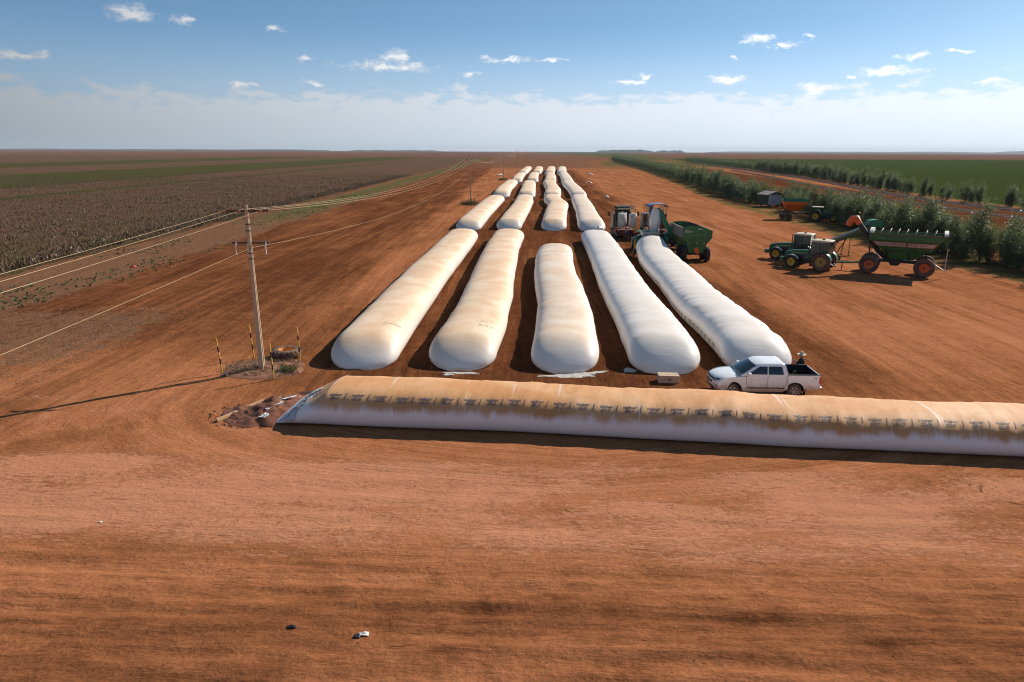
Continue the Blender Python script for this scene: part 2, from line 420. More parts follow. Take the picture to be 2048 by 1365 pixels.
def soil_material():
    m = bpy.data.materials.new('red_soil'); m.use_nodes = True
    t = NT(m.node_tree); b = m.node_tree.nodes['Principled BSDF']
    geo = t.new('ShaderNodeNewGeometry').outputs['Position']
    lite = t.attr('lite').outputs['Fac']; green = t.attr('green').outputs['Fac']; litter = t.attr('litter').outputs['Fac']
    crust = t.attr('crust').outputs['Fac']; psi = t.attr('psi').outputs['Fac']; along = t.attr('along').outputs['Fac']
    stub = t.attr('stub').outputs['Fac']
    # vehicle tracks: noise drawn out along the direction of travel
    tr1 = t.noise(t.xyz(t.math('MULTIPLY', psi, 0.42), t.math('MULTIPLY', along, 0.035), 0.0), 1.0, 4, 0.6, 0.6)
    tr2 = t.noise(t.xyz(t.math('MULTIPLY', psi, 1.9), t.math('MULTIPLY', along, 0.085), 4.0), 1.0, 5, 0.66, 0.35)
    tr3 = t.noise(t.xyz(t.math('MULTIPLY', psi, 6.0), t.math('MULTIPLY', along, 1.3), 9.0), 1.0, 5, 0.68, 0.4)
    big = t.noise(geo, 0.10, 5, 0.6, 0.5)
    mid = t.noise(geo, 0.8, 6, 0.65, 0.4)
    fine = t.noise(geo, 7.0, 5, 0.7)
    grit = t.noise(geo, 38.0, 3, 0.7)
    patch = t.ramp(t.noise(geo, 0.055, 4, 0.6, 0.8), 0.36, 0.62)
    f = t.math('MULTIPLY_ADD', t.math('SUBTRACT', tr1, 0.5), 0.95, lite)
    f = t.math('MULTIPLY_ADD', t.math('MULTIPLY', t.math('SUBTRACT', tr2, 0.5), t.math('MULTIPLY_ADD', patch, 0.75, 0.35)), 0.75, f)
    f = t.math('MULTIPLY_ADD', t.math('SUBTRACT', tr3, 0.5), 0.50, f)
    f = t.math('MULTIPLY_ADD', t.math('SUBTRACT', big, 0.5), 0.45, f)
    f = t.math('MULTIPLY_ADD', t.math('SUBTRACT', mid, 0.5), 0.42, f)
    f = t.math('MULTIPLY_ADD', t.math('SUBTRACT', fine, 0.5), 0.55, f, clamp=True)
    cr = t.new('ShaderNodeValToRGB'); t.l.new(f, cr.inputs[0])
    el = cr.color_ramp.elements
    el[0].position = 0.0; el[0].color = (0.066, 0.0225, 0.0095, 1)
    el[1].position = 1.0; el[1].color = (0.430, 0.176, 0.084, 1)
    for p, c in ((0.3, (0.134, 0.0490, 0.0205, 1)), (0.55, (0.238, 0.0900, 0.0370, 1)), (0.78, (0.350, 0.136, 0.0600, 1))):
        e = el.new(p); e.color = c
    col = cr.outputs[0]
    # pale trodden crust broken up into flakes
    cn = t.noise(t.vmath('MULTIPLY', geo, (1.0, 1.9, 1.0)), 3.4, 9, 0.76, 0.4)
    c2 = t.noise(t.vmath('MULTIPLY', geo, (0.16, 0.55, 1.0)), 1.0, 4, 0.6, 0.6)
    cf = t.ramp(t.math('ADD', t.math('ADD', t.math('MULTIPLY_ADD', crust, 0.70, -0.33), t.math('MULTIPLY', t.math('SUBTRACT', c2, 0.5), 0.75)), cn), 0.46, 0.60)
    col = t.mix(t.math('MULTIPLY', cf, 0.80), col, (0.460, 0.206, 0.114, 1))
    # grains, and small dents with their shade painted in, drawn out along the tracks
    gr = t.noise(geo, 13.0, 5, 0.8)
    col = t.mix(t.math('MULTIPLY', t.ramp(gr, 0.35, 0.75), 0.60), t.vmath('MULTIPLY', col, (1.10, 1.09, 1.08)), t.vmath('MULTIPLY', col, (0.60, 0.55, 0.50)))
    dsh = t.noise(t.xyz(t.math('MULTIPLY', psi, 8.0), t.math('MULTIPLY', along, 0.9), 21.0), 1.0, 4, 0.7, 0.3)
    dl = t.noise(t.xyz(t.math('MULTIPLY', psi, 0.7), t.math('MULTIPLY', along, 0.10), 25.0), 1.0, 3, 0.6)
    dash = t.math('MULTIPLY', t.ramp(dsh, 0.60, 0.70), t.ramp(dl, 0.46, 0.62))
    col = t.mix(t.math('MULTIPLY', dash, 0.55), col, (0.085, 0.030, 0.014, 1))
    # dark specks
    sp = t.ramp(t.noise(geo, 15.0, 2, 0.5), 0.69, 0.74)
    col = t.mix(t.math('MULTIPLY', sp, 0.45), col, (0.10, 0.035, 0.018, 1))
    # straw litter
    ln = t.noise(t.vmath('MULTIPLY', geo, (1.0, 0.7, 1.0)), 1.3, 7, 0.72)
    lf = t.math('MULTIPLY', t.ramp(t.math('MULTIPLY_ADD', t.math('SUBTRACT', litter, 0.5), 0.45, ln), 0.42, 0.62), t.ramp(litter, 0.0, 0.3))
    col = t.mix(t.math('MULTIPLY', lf, 0.75), col, t.mix(t.ramp(fine, 0.4, 0.6), (0.125, 0.060, 0.032, 1), (0.225, 0.128, 0.075, 1)))
    # stubble
    sn = t.noise(t.vmath('MULTIPLY', geo, (0.9, 0.05, 1.0)), 1.0, 5, 0.65)
    col = t.mix(stub, col, t.mix(t.ramp(sn, 0.35, 0.65), (0.11, 0.052, 0.029, 1), (0.19, 0.098, 0.056, 1)))
    # low weeds
    gn = t.noise(geo, 0.45, 8, 0.74, 0.3)
    gf = t.math('MULTIPLY', t.ramp(t.math('MULTIPLY_ADD', t.math('SUBTRACT', green, 0.5), 0.55, gn), 0.44, 0.6), t.ramp(green, 0.0, 0.25))
    col = t.mix(t.math('MULTIPLY', gf, 0.85), col, t.mix(t.ramp(fine, 0.35, 0.65), (0.050, 0.058, 0.020, 1), (0.105, 0.110, 0.040, 1)))
    t.put(b.inputs['Base Color'], col); b.inputs['Roughness'].default_value = 1.0; b.inputs['Specular IOR Level'].default_value = 0.0
    h = t.math('ADD', t.math('MULTIPLY', mid, 0.9), t.math('MULTIPLY', fine, 0.35))
    h = t.math('ADD', h, t.math('MULTIPLY', grit, 0.10))
    h = t.math('ADD', h, t.math('ADD', t.math('MULTIPLY', tr2, 0.5), t.math('MULTIPLY', tr3, 0.35)))
    h = t.math('SUBTRACT', h, t.math('MULTIPLY', cf, 0.10))
    h = t.math('SUBTRACT', h, t.math('MULTIPLY', dash, 0.35))
    t.put(b.inputs['Normal'], t.bump(h, 0.85, 0.12))
    return m
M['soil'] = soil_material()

def build_ground():
    xs = graded((-26, 26), -12000, 12000, 0.17, 1.032)
    ys = graded((12.0, 37), -1500, 12000, 0.11, 1.028)
    X, Y = np.meshgrid(xs, ys, indexing='ij')
    Z = ground_height(X, Y)
    wob = 1.5 * fbm(X * 0.12, Y * 0.12, 41, 3)
    w = sstep(20, 31, Y)
    ax = np.abs(X - 3 - 0.02 * np.maximum(Y - 60, 0)) + 0.5 * fbm(X * .012, Y * .006, 45, 1)
    psi = w * ax + (1 - w) * (Y + 0.06 * X)
    along = w * Y + (1 - w) * X
    def band(a, b, s, v): return sstep(a - s, a + s, v) * sstep(b + s, b - s, v)
    lite = np.full(X.shape, 0.66)
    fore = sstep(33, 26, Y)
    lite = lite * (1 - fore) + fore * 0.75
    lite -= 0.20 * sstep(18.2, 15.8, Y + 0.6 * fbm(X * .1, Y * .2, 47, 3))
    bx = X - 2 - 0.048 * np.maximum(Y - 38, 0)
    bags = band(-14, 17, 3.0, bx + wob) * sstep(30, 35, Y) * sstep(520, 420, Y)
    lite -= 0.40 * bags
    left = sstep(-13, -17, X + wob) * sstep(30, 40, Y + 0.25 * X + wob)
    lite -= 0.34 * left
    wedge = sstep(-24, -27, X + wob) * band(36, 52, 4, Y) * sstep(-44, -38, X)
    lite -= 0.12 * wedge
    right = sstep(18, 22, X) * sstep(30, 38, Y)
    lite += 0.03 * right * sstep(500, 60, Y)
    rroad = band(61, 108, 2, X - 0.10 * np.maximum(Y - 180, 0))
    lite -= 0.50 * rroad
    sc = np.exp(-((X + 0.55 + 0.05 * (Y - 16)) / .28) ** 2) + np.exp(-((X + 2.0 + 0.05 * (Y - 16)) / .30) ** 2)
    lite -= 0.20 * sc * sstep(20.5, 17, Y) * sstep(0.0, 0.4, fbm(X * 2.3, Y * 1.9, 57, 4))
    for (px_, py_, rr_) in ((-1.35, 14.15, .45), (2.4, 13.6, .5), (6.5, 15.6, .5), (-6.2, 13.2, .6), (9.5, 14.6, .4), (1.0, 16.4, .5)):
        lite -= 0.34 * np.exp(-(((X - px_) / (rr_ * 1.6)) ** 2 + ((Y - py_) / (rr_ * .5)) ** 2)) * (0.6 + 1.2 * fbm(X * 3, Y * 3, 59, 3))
    crust = band(17.6, 25.2, 1.6, Y + 0.06 * X + 1.2 * fbm(X * .05, Y * .1, 51, 3)) * (0.75 + 0.5 * fbm(X * .07, Y * .12, 53, 3))
    crust = np.maximum(crust, 0.35 * band(29, 34, 2, Y) * sstep(-8, -14, X))
    crust = np.maximum(crust, 0.30 * left * sstep(90, 50, Y))
    litter = np.maximum(band(-49.5, -38, 2.5, X + wob) * sstep(35, 50, Y), 0.7 * wedge)
    litter = np.maximum(litter, 0.35 * band(-38, -34, 2, X + wob) * sstep(45, 60, Y))
    # weed strip beside the left field, the verge under the saplings
    green = 0.46 * band(-48, -36 + 0.0 * X, 3, X + 2 * wob) * sstep(85, 150, Y) + 0.22 * band(-48, -40, 3, X + 2 * wob) * sstep(55, 70, Y)
    gedge = np.interp(Y, [60, 100, 130, 185, 264, 446, 944], [52.5, 52, 53.5, 55.5, 66, 86, 132])
    verge = band(-4.5, 4.0, 1.5, X - gedge + 0.8 * wob)
    green = np.maximum(green, 0.62 * verge * sstep(58, 64, Y))
    edge2 = np.interp(Y, [150, 185, 220, 262, 331, 495, 800], [115.5, 116, 122, 130, 145, 167, 204])
    green = np.maximum(green, 0.8 * sstep(-2, 3, X - edge2) * sstep(100, 130, Y))
    green = np.maximum(green, 0.75 * sstep(500, 620, Y) * band(60, 190, 15, X - 0.11 * (Y - 500)) * sstep(1000, 800, Y))
    stub = 0.85 * sstep(470, 560, Y + 8 * wob) * sstep(-40, -25, X) + 0.9 * sstep(900, 1400, Y)
    stub = np.clip(stub - green, 0, 0.9)
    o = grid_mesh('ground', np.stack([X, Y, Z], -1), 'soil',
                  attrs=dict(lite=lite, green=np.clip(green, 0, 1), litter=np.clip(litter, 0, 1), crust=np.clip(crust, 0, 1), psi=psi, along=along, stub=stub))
    return tag(o, 'red-brown dirt yard and tracks reaching the horizon', kind='structure')
build_ground()

# ------------------------------------------------------------------ crop fields as raised canopies
def field_material(name, strips=True):
    m = bpy.data.materials.new(name); m.use_nodes = True
    t = NT(m.node_tree); b = m.node_tree.nodes['Principled BSDF']
    geo = t.new('ShaderNodeNewGeometry').outputs['Position']
    sep = t.new('ShaderNodeSeparateXYZ'); t.l.new(geo, sep.inputs[0])
    big = t.noise(geo, 0.03, 5, 0.6); mid = t.noise(geo, 0.35, 6, 0.7); fine = t.noise(geo, 2.2, 5, 0.75)
    brown = t.mix(t.ramp(fine, 0.3, 0.7), (0.080, 0.043, 0.027, 1), (0.170, 0.098, 0.065, 1))
    grn = t.mix(t.ramp(fine, 0.3, 0.7), (0.040, 0.044, 0.013, 1), (0.085, 0.082, 0.026, 1))
    if strips:
        x = t.math('ADD', sep.outputs[0], t.math('MULTIPLY', t.math('SUBTRACT', mid, 0.5), 6.0))
        def band(a, b, s): return t.math('MULTIPLY', t.ramp(x, a - s, a + s), t.ramp(x, b + s, b - s))
        g = t.math('MAXIMUM', band(-126, -119, 1.5), band(-235, -157, 3.0))
        g = t.math('MAXIMUM', g, band(-420, -330, 6.0))
        g = t.math('MAXIMUM', t.math('MULTIPLY', g, 0.9), t.math('MULTIPLY', t.ramp(t.math('MULTIPLY_ADD', mid, 0.5, big), 0.74, 0.9), 0.6))
        # the close corner of the plot is greener
        corner = t.math('MULTIPLY', t.ramp(sep.outputs[1], 105, 80), 0.55)
        g = t.math('MAXIMUM', g, t.math('MULTIPLY', corner, t.ramp(mid, 0.35, 0.6)))
        g = t.math('MULTIPLY', g, t.ramp(sep.outputs[1], 1500, 1100))
        col = t.mix(g, brown, grn)
        dark = t.math('MAXIMUM', band(-158, -153, 1.0), band(-330, -322, 2.0))
        col = t.mix(t.math('MULTIPLY', dark, 0.5), col, (0.045, 0.03, 0.02, 1))
        far = t.mix(t.ramp(big, 0.4, 0.6), (0.125, 0.056, 0.035, 1), (0.165, 0.086, 0.052, 1))
        col = t.mix(t.ramp(sep.outputs[1], 1150, 1500), col, far)
    else:
        col = t.mix(t.ramp(t.math('MULTIPLY_ADD', mid, 0.5, fine), 0.55, 0.95), (0.026, 0.040, 0.009, 1), (0.062, 0.080, 0.020, 1))
        rows = t.noise(t.vmath('MULTIPLY', geo, (0.25, 0.01, 1)), 1.0, 3, 0.6)
        col = t.mix(t.math('MULTIPLY', t.ramp(rows, 0.5, 0.7), 0.35), col, (0.03, 0.042, 0.015, 1))
        far = t.mix(t.ramp(big, 0.4, 0.6), (0.13, 0.062, 0.036, 1), (0.17, 0.092, 0.055, 1))
        col = t.mix(t.ramp(sep.outputs[1], 1150, 1300), col, far)
    t.put(b.inputs['Base Color'], col); b.inputs['Roughness'].default_value = 1.0; b.inputs['Specular IOR Level'].default_value = 0.0
    t.put(b.inputs['Normal'], t.bump(t.math('ADD', fine, mid), 0.9, 0.5))
    return m
M['left_field'] = field_material('left_field', True)
M['green_field'] = field_material('green_field', False)

def field_sheet(name, label, x_in, x_out, y0, y1, m, h, seed, inner=None):
    ys = graded((y0, y0 + 60), y0, y1, 0.8, 1.03)
    k = np.linspace(0, 1, 150) ** 2.2
    P = np.zeros((len(ys), len(k), 3))
    xi = inner(ys) if inner is not None else np.full(len(ys), float(x_in))
    P[..., 0] = xi[:, None] + (x_out - xi[:, None]) * k[None, :]
    P[..., 1] = ys[:, None]
    sgn = 1 if x_out > x_in else -1
    P[:, :, 0] += (1.0 * fbm(P[..., 1] * .3, P[..., 0] * .3, seed, 3)) * sstep(0.2, 0.0, k)[None, :]
    edge = sstep(0, 0.0007, k)[None, :] * sstep(y0 - .1, y0 + 1.2, ys)[:, None]
    P[..., 2] = 0.02 + edge * (h * (0.8 + 0.5 * fbm(P[..., 0] * .7, P[..., 1] * .7, seed + 5, 3)))
    o = grid_mesh(name, P, m, uv_rev=(sgn > 0))
    return tag(o, label, kind='structure')
field_sheet('cotton_field', 'wide brown and green striped crop field left of the dirt road', -50, -11500, 50, 11000, 'left_field', 0.45, 61)
_edge2 = lambda y: np.interp(y, [100, 150, 185, 220, 262, 331, 495, 800, 11000], [119, 119.5, 120, 126, 134, 149, 171, 208, 1700])
field_sheet('green_field', 'flat green crop field behind the second row of saplings', 120, 11500, 100, 11000, 'green_field', 0.35, 67, _edge2)

# plants that roughen the near part of the left field
def scatter_plants(name, label, pts, hgt, spread, cols, blades, seed, width=0.05, tipw=1.0):
    r = np.random.default_rng(seed); n = len(pts)
    nb = n * blades
    base = np.repeat(pts, blades, 0)
    ang = r.uniform(0, 2 * math.pi, nb); lean = r.uniform(0.1, 1.0, nb) * spread
    hh = np.repeat(r.uniform(0.6, 1.25, n), blades) * hgt * r.uniform(0.5, 1.1, nb)
    d = np.stack([np.cos(ang), np.sin(ang)], -1); pn = np.stack([-d[:, 1], d[:, 0]], -1)
    w = width * r.uniform(0.6, 1.6, nb)
    V = np.zeros((nb, 4, 3))
    root = base[:, :2] + d * (lean * 0.25)[:, None]
    tip = base[:, :2] + d * lean[:, None]
    V[:, 0, :2] = root - pn * (w * 0.5)[:, None]; V[:, 1, :2] = root + pn * (w * 0.5)[:, None]
    V[:, 2, :2] = tip + pn * (w * tipw)[:, None]; V[:, 3, :2] = tip - pn * (w * tipw)[:, None]
    V[:, 0:2, 2] = base[:, None, 2]; V[:, 2:4, 2] = (base[:, 2] + hh)[:, None]
    me = bpy.data.meshes.new(name)
    me.vertices.add(nb * 4); me.vertices.foreach_set('co', V.reshape(-1).astype(np.float32))
    me.loops.add(nb * 4); me.loops.foreach_set('vertex_index', np.arange(nb * 4, dtype=np.int32))
    me.polygons.add(nb); me.polygons.foreach_set('loop_start', np.arange(0, nb * 4, 4, dtype=np.int32))
    me.update(calc_edges=True)
    pick = r.integers(0, len(cols), n); cc = np.array(cols)[pick]
    cc = np.repeat(cc, blades, 0) * r.uniform(0.7, 1.3, (nb, 1))
    wh = r.random(nb) < 0.035
    if 'cotton' in name: cc[wh] = (0.45, 0.40, 0.36)
    at = me.attributes.new('tint', 'FLOAT_COLOR', 'FACE')
    at.data.foreach_set('color', np.concatenate([cc, np.ones((nb, 1))], 1).astype(np.float32).reshape(-1))
    o = finish(name, me, 'tinted')
    return tag(o, label, kind='stuff')
def tint_material():
    m = bpy.data.materials.new('plant_tint'); m.use_nodes = True
    t = NT(m.node_tree); b = m.node_tree.nodes['Principled BSDF']
    t.l.new(t.attr('tint').outputs['Color'], b.inputs['Base Color'])
    b.inputs['Roughness'].default_value = 0.8; b.inputs['Specular IOR Level'].default_value = 0.2
    return m
M['tinted'] = tint_material()
def in_view(p, pad=1.06):
    return (np.abs(p[:, 0]) < (0.76 * p[:, 1] * 0.97 + 3.0) * pad)
r_ = np.random.default_rng(5)
n_ = 120000
p = np.stack([-50.3 - 200 * r_.random(n_) ** 1.3, 56 + 300 * r_.random(n_) ** 1.15, np.full(n_, 0.10)], -1)
dd = np.hypot(p[:, 0], p[:, 1])
edge_ = 1.2 * fbm(p[:, 1] * .35, p[:, 0] * .35, 19, 3)
p = p[in_view(p) & (r_.random(n_) < np.clip(1.35 - dd / 330, 0, 1)) & (p[:, 0] < -50.6 + edge_)]
scatter_plants('cotton_plants', 'dry brown crop plants dotted with white in the left field', p, 0.46, 0.40,
               [(.145, .080, .050), (.170, .098, .062), (.190, .120, .080), (.105, .085, .034), (.110, .098, .034), (.13, .076, .045)], 4, 3, 0.045, 0.7)
# low weeds and straw on the verge beside it
p = np.stack([r_.uniform(-50.5, -36, 9000), 50 + 170 * r_.random(9000) ** 1.4, np.zeros(9000)], -1)
k = fbm(p[:, 0] * .25, p[:, 1] * .12, 77, 3)
p = p[(k > 0.16) & in_view(p) & (r_.random(len(p)) < 0.28)]
scatter_plants('verge_weeds', 'low green weeds on the littered verge', p, 0.13, 0.20, [(.075, .12, .045), (.10, .14, .055), (.06, .095, .035)], 6, 9, 0.05)
p = np.stack([r_.uniform(-50, -24, 26000), 34 + 110 * r_.random(26000) ** 1.3, np.zeros(26000)], -1)
lim = np.where(p[:, 1] < 54, -25, -37.5)
p = p[(p[:, 0] < lim + 3 * fbm(p[:, 0] * .2, p[:, 1] * .2, 7, 3)) & in_view(p) & ~((p[:, 1] > 52) & (p[:, 0] > -37))]
p[:, 2] = ground_height(p[:, 0], p[:, 1])
scatter_plants('straw_litter', 'pale straw litter strewn over the left verge', p, 0.05, 0.16, [(.20, .12, .075), (.32, .21, .14), (.10, .055, .035)], 2, 11, 0.022, .5)

# clods of earth strewn over the foreground
def clods():
    r = np.random.default_rng(21); n = 5200
    y = 12.5 + 24 * r.random(n) ** 1.25; x = r.uniform(-1, 1, n) * (0.76 * y + 3)
    keep = (vnoise(x * .35, y * 1.1, 91) + 0.5 > r.random(n) * 0.8) & ~((y > 24.5) & (x > -11.5))
    x = x[keep]; y = y[keep]; n = len(x)
    s = 0.006 + 0.020 * r.random(n) ** 4.0
    z = ground_height(x, y)
    base = np.array([(1, 0, 0), (0, 1, 0), (-1, 0, 0), (0, -1, 0), (0, 0, 0.8), (0, 0, -0.7)])
    fc = np.array([(0, 1, 4), (1, 2, 4), (2, 3, 4), (3, 0, 4), (1, 0, 5), (2, 1, 5), (3, 2, 5), (0, 3, 5)])
    V = base[None] * r.uniform(0.6, 1.4, (n, 6, 3)) * s[:, None, None]
    V[..., 0] += x[:, None]; V[..., 1] += y[:, None]; V[..., 2] += (z + s * 0.25)[:, None]
    F = (fc[None] + (np.arange(n) * 6)[:, None, None]).reshape(-1, 3)
    me = bpy.data.meshes.new('earth_clods')
    me.from_pydata(V.reshape(-1, 3).tolist(), [], F.tolist()); me.update()
    return tag(finish('earth_clods', me, 'clod'), 'small clods of red earth strewn over the foreground', kind='stuff')
M['clod'] = mat('clod', (0.21, 0.075, 0.035), 0.95, var=0.35, scale=2.0)
clods()

# ------------------------------------------------------------------ dark earth banks on the road between the sapling rows
def bank(name, label, line, w, h, seed):
    line = np.array(line, float); ys = graded((line[0, 1], line[0, 1] + 90), line[0, 1], line[-1, 1], 1.2, 1.03)
    cx = np.interp(ys, line[:, 1], line[:, 0]); k = np.linspace(-1, 1, 15)
    P = np.zeros((len(ys), 15, 3))
    P[..., 0] = cx[:, None] + k[None] * w / 2 + 0.6 * vnoise(ys * .2, ys * 0, seed)[:, None]
    P[..., 1] = ys[:, None]
    P[..., 2] = -0.03 + np.clip(1 - k ** 2, 0, 1)[None] * h * (0.75 + 0.8 * fbm(P[..., 0] * .9, P[..., 1] * .5, seed, 3))
    return tag(grid_mesh(name, P, 'dark_earth', uv_rev=True), label, kind='structure')
M['dark_earth'] = mat('dark_earth', (0.050, 0.020, 0.014), 0.95, spec=0.05, var=0.35, scale=0.8, bump=0.8, bscale=6)
bank('earth_bank', 'dark earth bank along the far side of the field road', [(108, 125), (108.5, 185), (115, 222), (124, 262), (138, 331), (160, 495), (197, 800)], 5.0, 0.7, 5)
bank('earth_bank', 'second lower dark earth bank beside the field road', [(97, 118), (98, 185), (104, 222), (112, 262), (125, 331), (147, 470)], 4.2, 0.5, 15)

# ------------------------------------------------------------------ far woods, hills
def hill(name, label, x0, x1, y, h, depth, m, seed, flat=0.5):
    n = 160; k = np.linspace(0, 1, n); q = np.linspace(0, 1, 9)
    P = np.zeros((n, 9, 3))
    prof = np.minimum(1, np.minimum(k, 1 - k) / 0.12) ** flat
    P[..., 0] = (x0 + (x1 - x0) * k)[:, None]
    P[..., 1] = y + depth * q[None]
    top = prof * h * (1 + 0.45 * fbm(k * 9, k * 0, seed, 4))
    P[..., 2] = -0.5 + top[:, None] * np.sin(q * math.pi)[None] ** 0.6
    return tag(grid_mesh(name, P, m, uv_rev=True), label, kind='structure')
M['far_wood'] = mat('far_wood', (0.030, 0.040, 0.022), 0.95, var=0.3, scale=0.01)
M['far_hill'] = mat('far_hill', (0.085, 0.070, 0.045), 0.95, var=0.5, scale=0.004)
hill('wooded_hill', 'long low band of woodland on the left horizon', -7600, -2300, 8800, 17, 300, 'far_wood', 3, 0.2)
hill('wooded_hill', 'low wooded rise on the horizon behind the far poles', -2100, -900, 8900, 16, 300, 'far_wood', 4, 0.5)
hill('wooded_hill', 'flat topped blue hill on the horizon above the saplings', 1050, 1750, 8700, 33, 300, 'far_wood', 8, 0.35)
hill('wooded_hill', 'smaller blue hill right of the flat topped one', 1850, 2200, 9000, 24, 300, 'far_wood', 9, 0.5)
hill('far_ridge', 'pale hazy ridge of fields along the right horizon', 2400, 11000, 8200, 20, 900, 'far_hill', 10, 0.2)
hill('far_ridge', 'lower hazy tree line in front of the right ridge', 3000, 9000, 7000, 7, 120, 'far_wood', 12, 0.3)
hill('far_ridge', 'faint hazy hill at the right edge of the horizon', 6800, 11000, 9600, 55, 900, 'far_hill', 14, 0.5)
# ================================================================== SILO BAGS
def bag_material(name, dirt, dirt_col, lo, hi, streak=0.35, base=(0.76, 0.71, 0.655), film=0.25):
    m = bpy.data.materials.new(name); m.use_nodes = True
    t = NT(m.node_tree); b = m.node_tree.nodes['Principled BSDF']
    u = t.attr('bag_u').outputs['Fac']; v = t.attr('bag_v').outputs['Fac']; s = t.attr('bag_s').outputs['Fac']; hgt = t.attr('bag_h').outputs['Fac']
    st = t.noise(t.xyz(t.math('MULTIPLY', u, 1.5), t.math('MULTIPLY', s, 0.22), 0.0), 1.0, 6, 0.62, 0.35)
    st2 = t.noise(t.xyz(t.math('MULTIPLY', u, 0.28), t.math('MULTIPLY', s, 0.35), 7.0), 1.0, 5, 0.6, 0.5)
    fine = t.noise(t.xyz(t.math('MULTIPLY', u, 9.0), t.math('MULTIPLY', s, 3.0), 2.0), 1.0, 4, 0.65)
    h2 = t.math('MULTIPLY_ADD', t.math('SUBTRACT', st, 0.5), streak, hgt)
    h2 = t.math('MULTIPLY_ADD', t.math('SUBTRACT', st2, 0.5), streak * 0.8, h2)
    f = t.math('MULTIPLY', t.ramp(h2, lo, hi), t.math('MULTIPLY_ADD', t.math('SUBTRACT', st2, 0.5), 0.30, 1.0))
    f = t.math('MULTIPLY', f, t.math('MULTIPLY_ADD', t.math('SUBTRACT', fine, 0.5), 0.25, 1.0))
    f = t.math('MULTIPLY', f, dirt, clamp=True)
    # water runs: narrow cleaner streaks
    run = t.ramp(t.noise(t.xyz(t.math('MULTIPLY', u, 2.6), t.math('MULTIPLY', s, 0.10), 13.0), 1.0, 3, 0.5, 0.2), 0.66, 0.72)
    f = t.math('MULTIPLY', f, t.math('MULTIPLY_ADD', run, -0.35, 1.0))
    dc2 = tuple(c * k for c, k in zip(dirt_col, (0.86, 0.74, 0.62)))
    dc = t.mix(t.ramp(st2, 0.35, 0.65), tuple(dirt_col) + (1,), dc2 + (1,))
    col = t.mix(t.math('MULTIPLY', t.ramp(fine, 0.3, 0.8), film * 0.2), tuple(base) + (1,), (0.66, 0.56, 0.48, 1))
    col = t.mix(f, col, dc)
    t.put(b.inputs['Base Color'], col)
    t.put(b.inputs['Roughness'], t.math('MULTIPLY_ADD', f, 0.35, 0.36)); b.inputs['Specular IOR Level'].default_value = 0.45
    wr = t.noise(t.xyz(t.math('MULTIPLY', u, 5.0), t.math('MULTIPLY', s, 0.9), 5.0), 1.0, 5, 0.6, 0.6)
    t.put(b.inputs['Normal'], t.bump(wr, 0.22, 0.05))
    return m
M['bag_near'] = bag_material('bag_near', 0.97, (0.64, 0.335, 0.135), 0.44, 0.70, 0.5, base=(0.86, 0.81, 0.79))
M['bag_tan'] = bag_material('bag_tan', 0.85, (0.74, 0.53, 0.33), 0.16, 0.95, 0.24)
M['bag_pale'] = bag_material('bag_pale', 0.70, (0.73, 0.55, 0.37), 0.2, 1.05, 0.32)
M['bag_white'] = bag_material('bag_white', 0.35, (0.72, 0.60, 0.47), 0.3, 1.2, 0.4)

PROF = np.array([(-.74, 0), (-.90, .07), (-.975, .2), (-1.0, .36), (-.985, .5), (-.93, .65), (-.83, .79), (-.68, .895), (-.48, .96), (-.25, .992), (0, 1.0)])
PROF = np.concatenate([PROF, PROF[:-1][::-1] * np.array([-1, 1])])
def prof_curve(n):
    d = np.r_[0, np.cumsum(np.hypot(*np.diff(PROF * np.array([1, .8]), axis=0).T))]; d /= d[-1]
    q = np.linspace(0, 1, n)
    # smooth (Catmull-Rom) through the table
    i = np.clip(np.searchsorted(d, q, side='right') - 1, 0, len(d) - 2); f = (q - d[i]) / (d[i + 1] - d[i])
    P = PROF; p0 = P[np.maximum(i - 1, 0)]; p1 = P[i]; p2 = P[i + 1]; p3 = P[np.minimum(i + 2, len(P) - 1)]; f = f[:, None]
    out = 0.5 * ((2 * p1) + (-p0 + p2) * f + (2 * p0 - 5 * p1 + 4 * p2 - p3) * f ** 2 + (-p0 + 3 * p1 - 3 * p2 + p3) * f ** 3)
    out[:, 1] = np.clip(out[:, 1], 0, 1.02)
    return out
def smooth_line(pts, step):
    """pts: list of (x, y, width, height) -> evenly spaced samples"""
    P = np.array(pts, float); d = np.r_[0, np.cumsum(np.hypot(np.diff(P[:, 0]), np.diff(P[:, 1])))]
    n = max(8, int(d[-1] / step)); q = np.linspace(0, d[-1], n)
    Q = np.stack([np.interp(q, d, P[:, k]) for k in range(P.shape[1])], 1)
    w = max(1, int(1.6 / step)); ker = np.hanning(2 * w + 3)[1:-1]; ker /= ker.sum()
    for k in range(P.shape[1]):
        pad = np.r_[2 * Q[0, k] - Q[1:w + 1, k][::-1], Q[:, k], 2 * Q[-1, k] - Q[-w - 1:-1, k][::-1]]
        Q[:, k] = np.convolve(pad, ker, 'valid')
    return q, Q
class Bag: pass
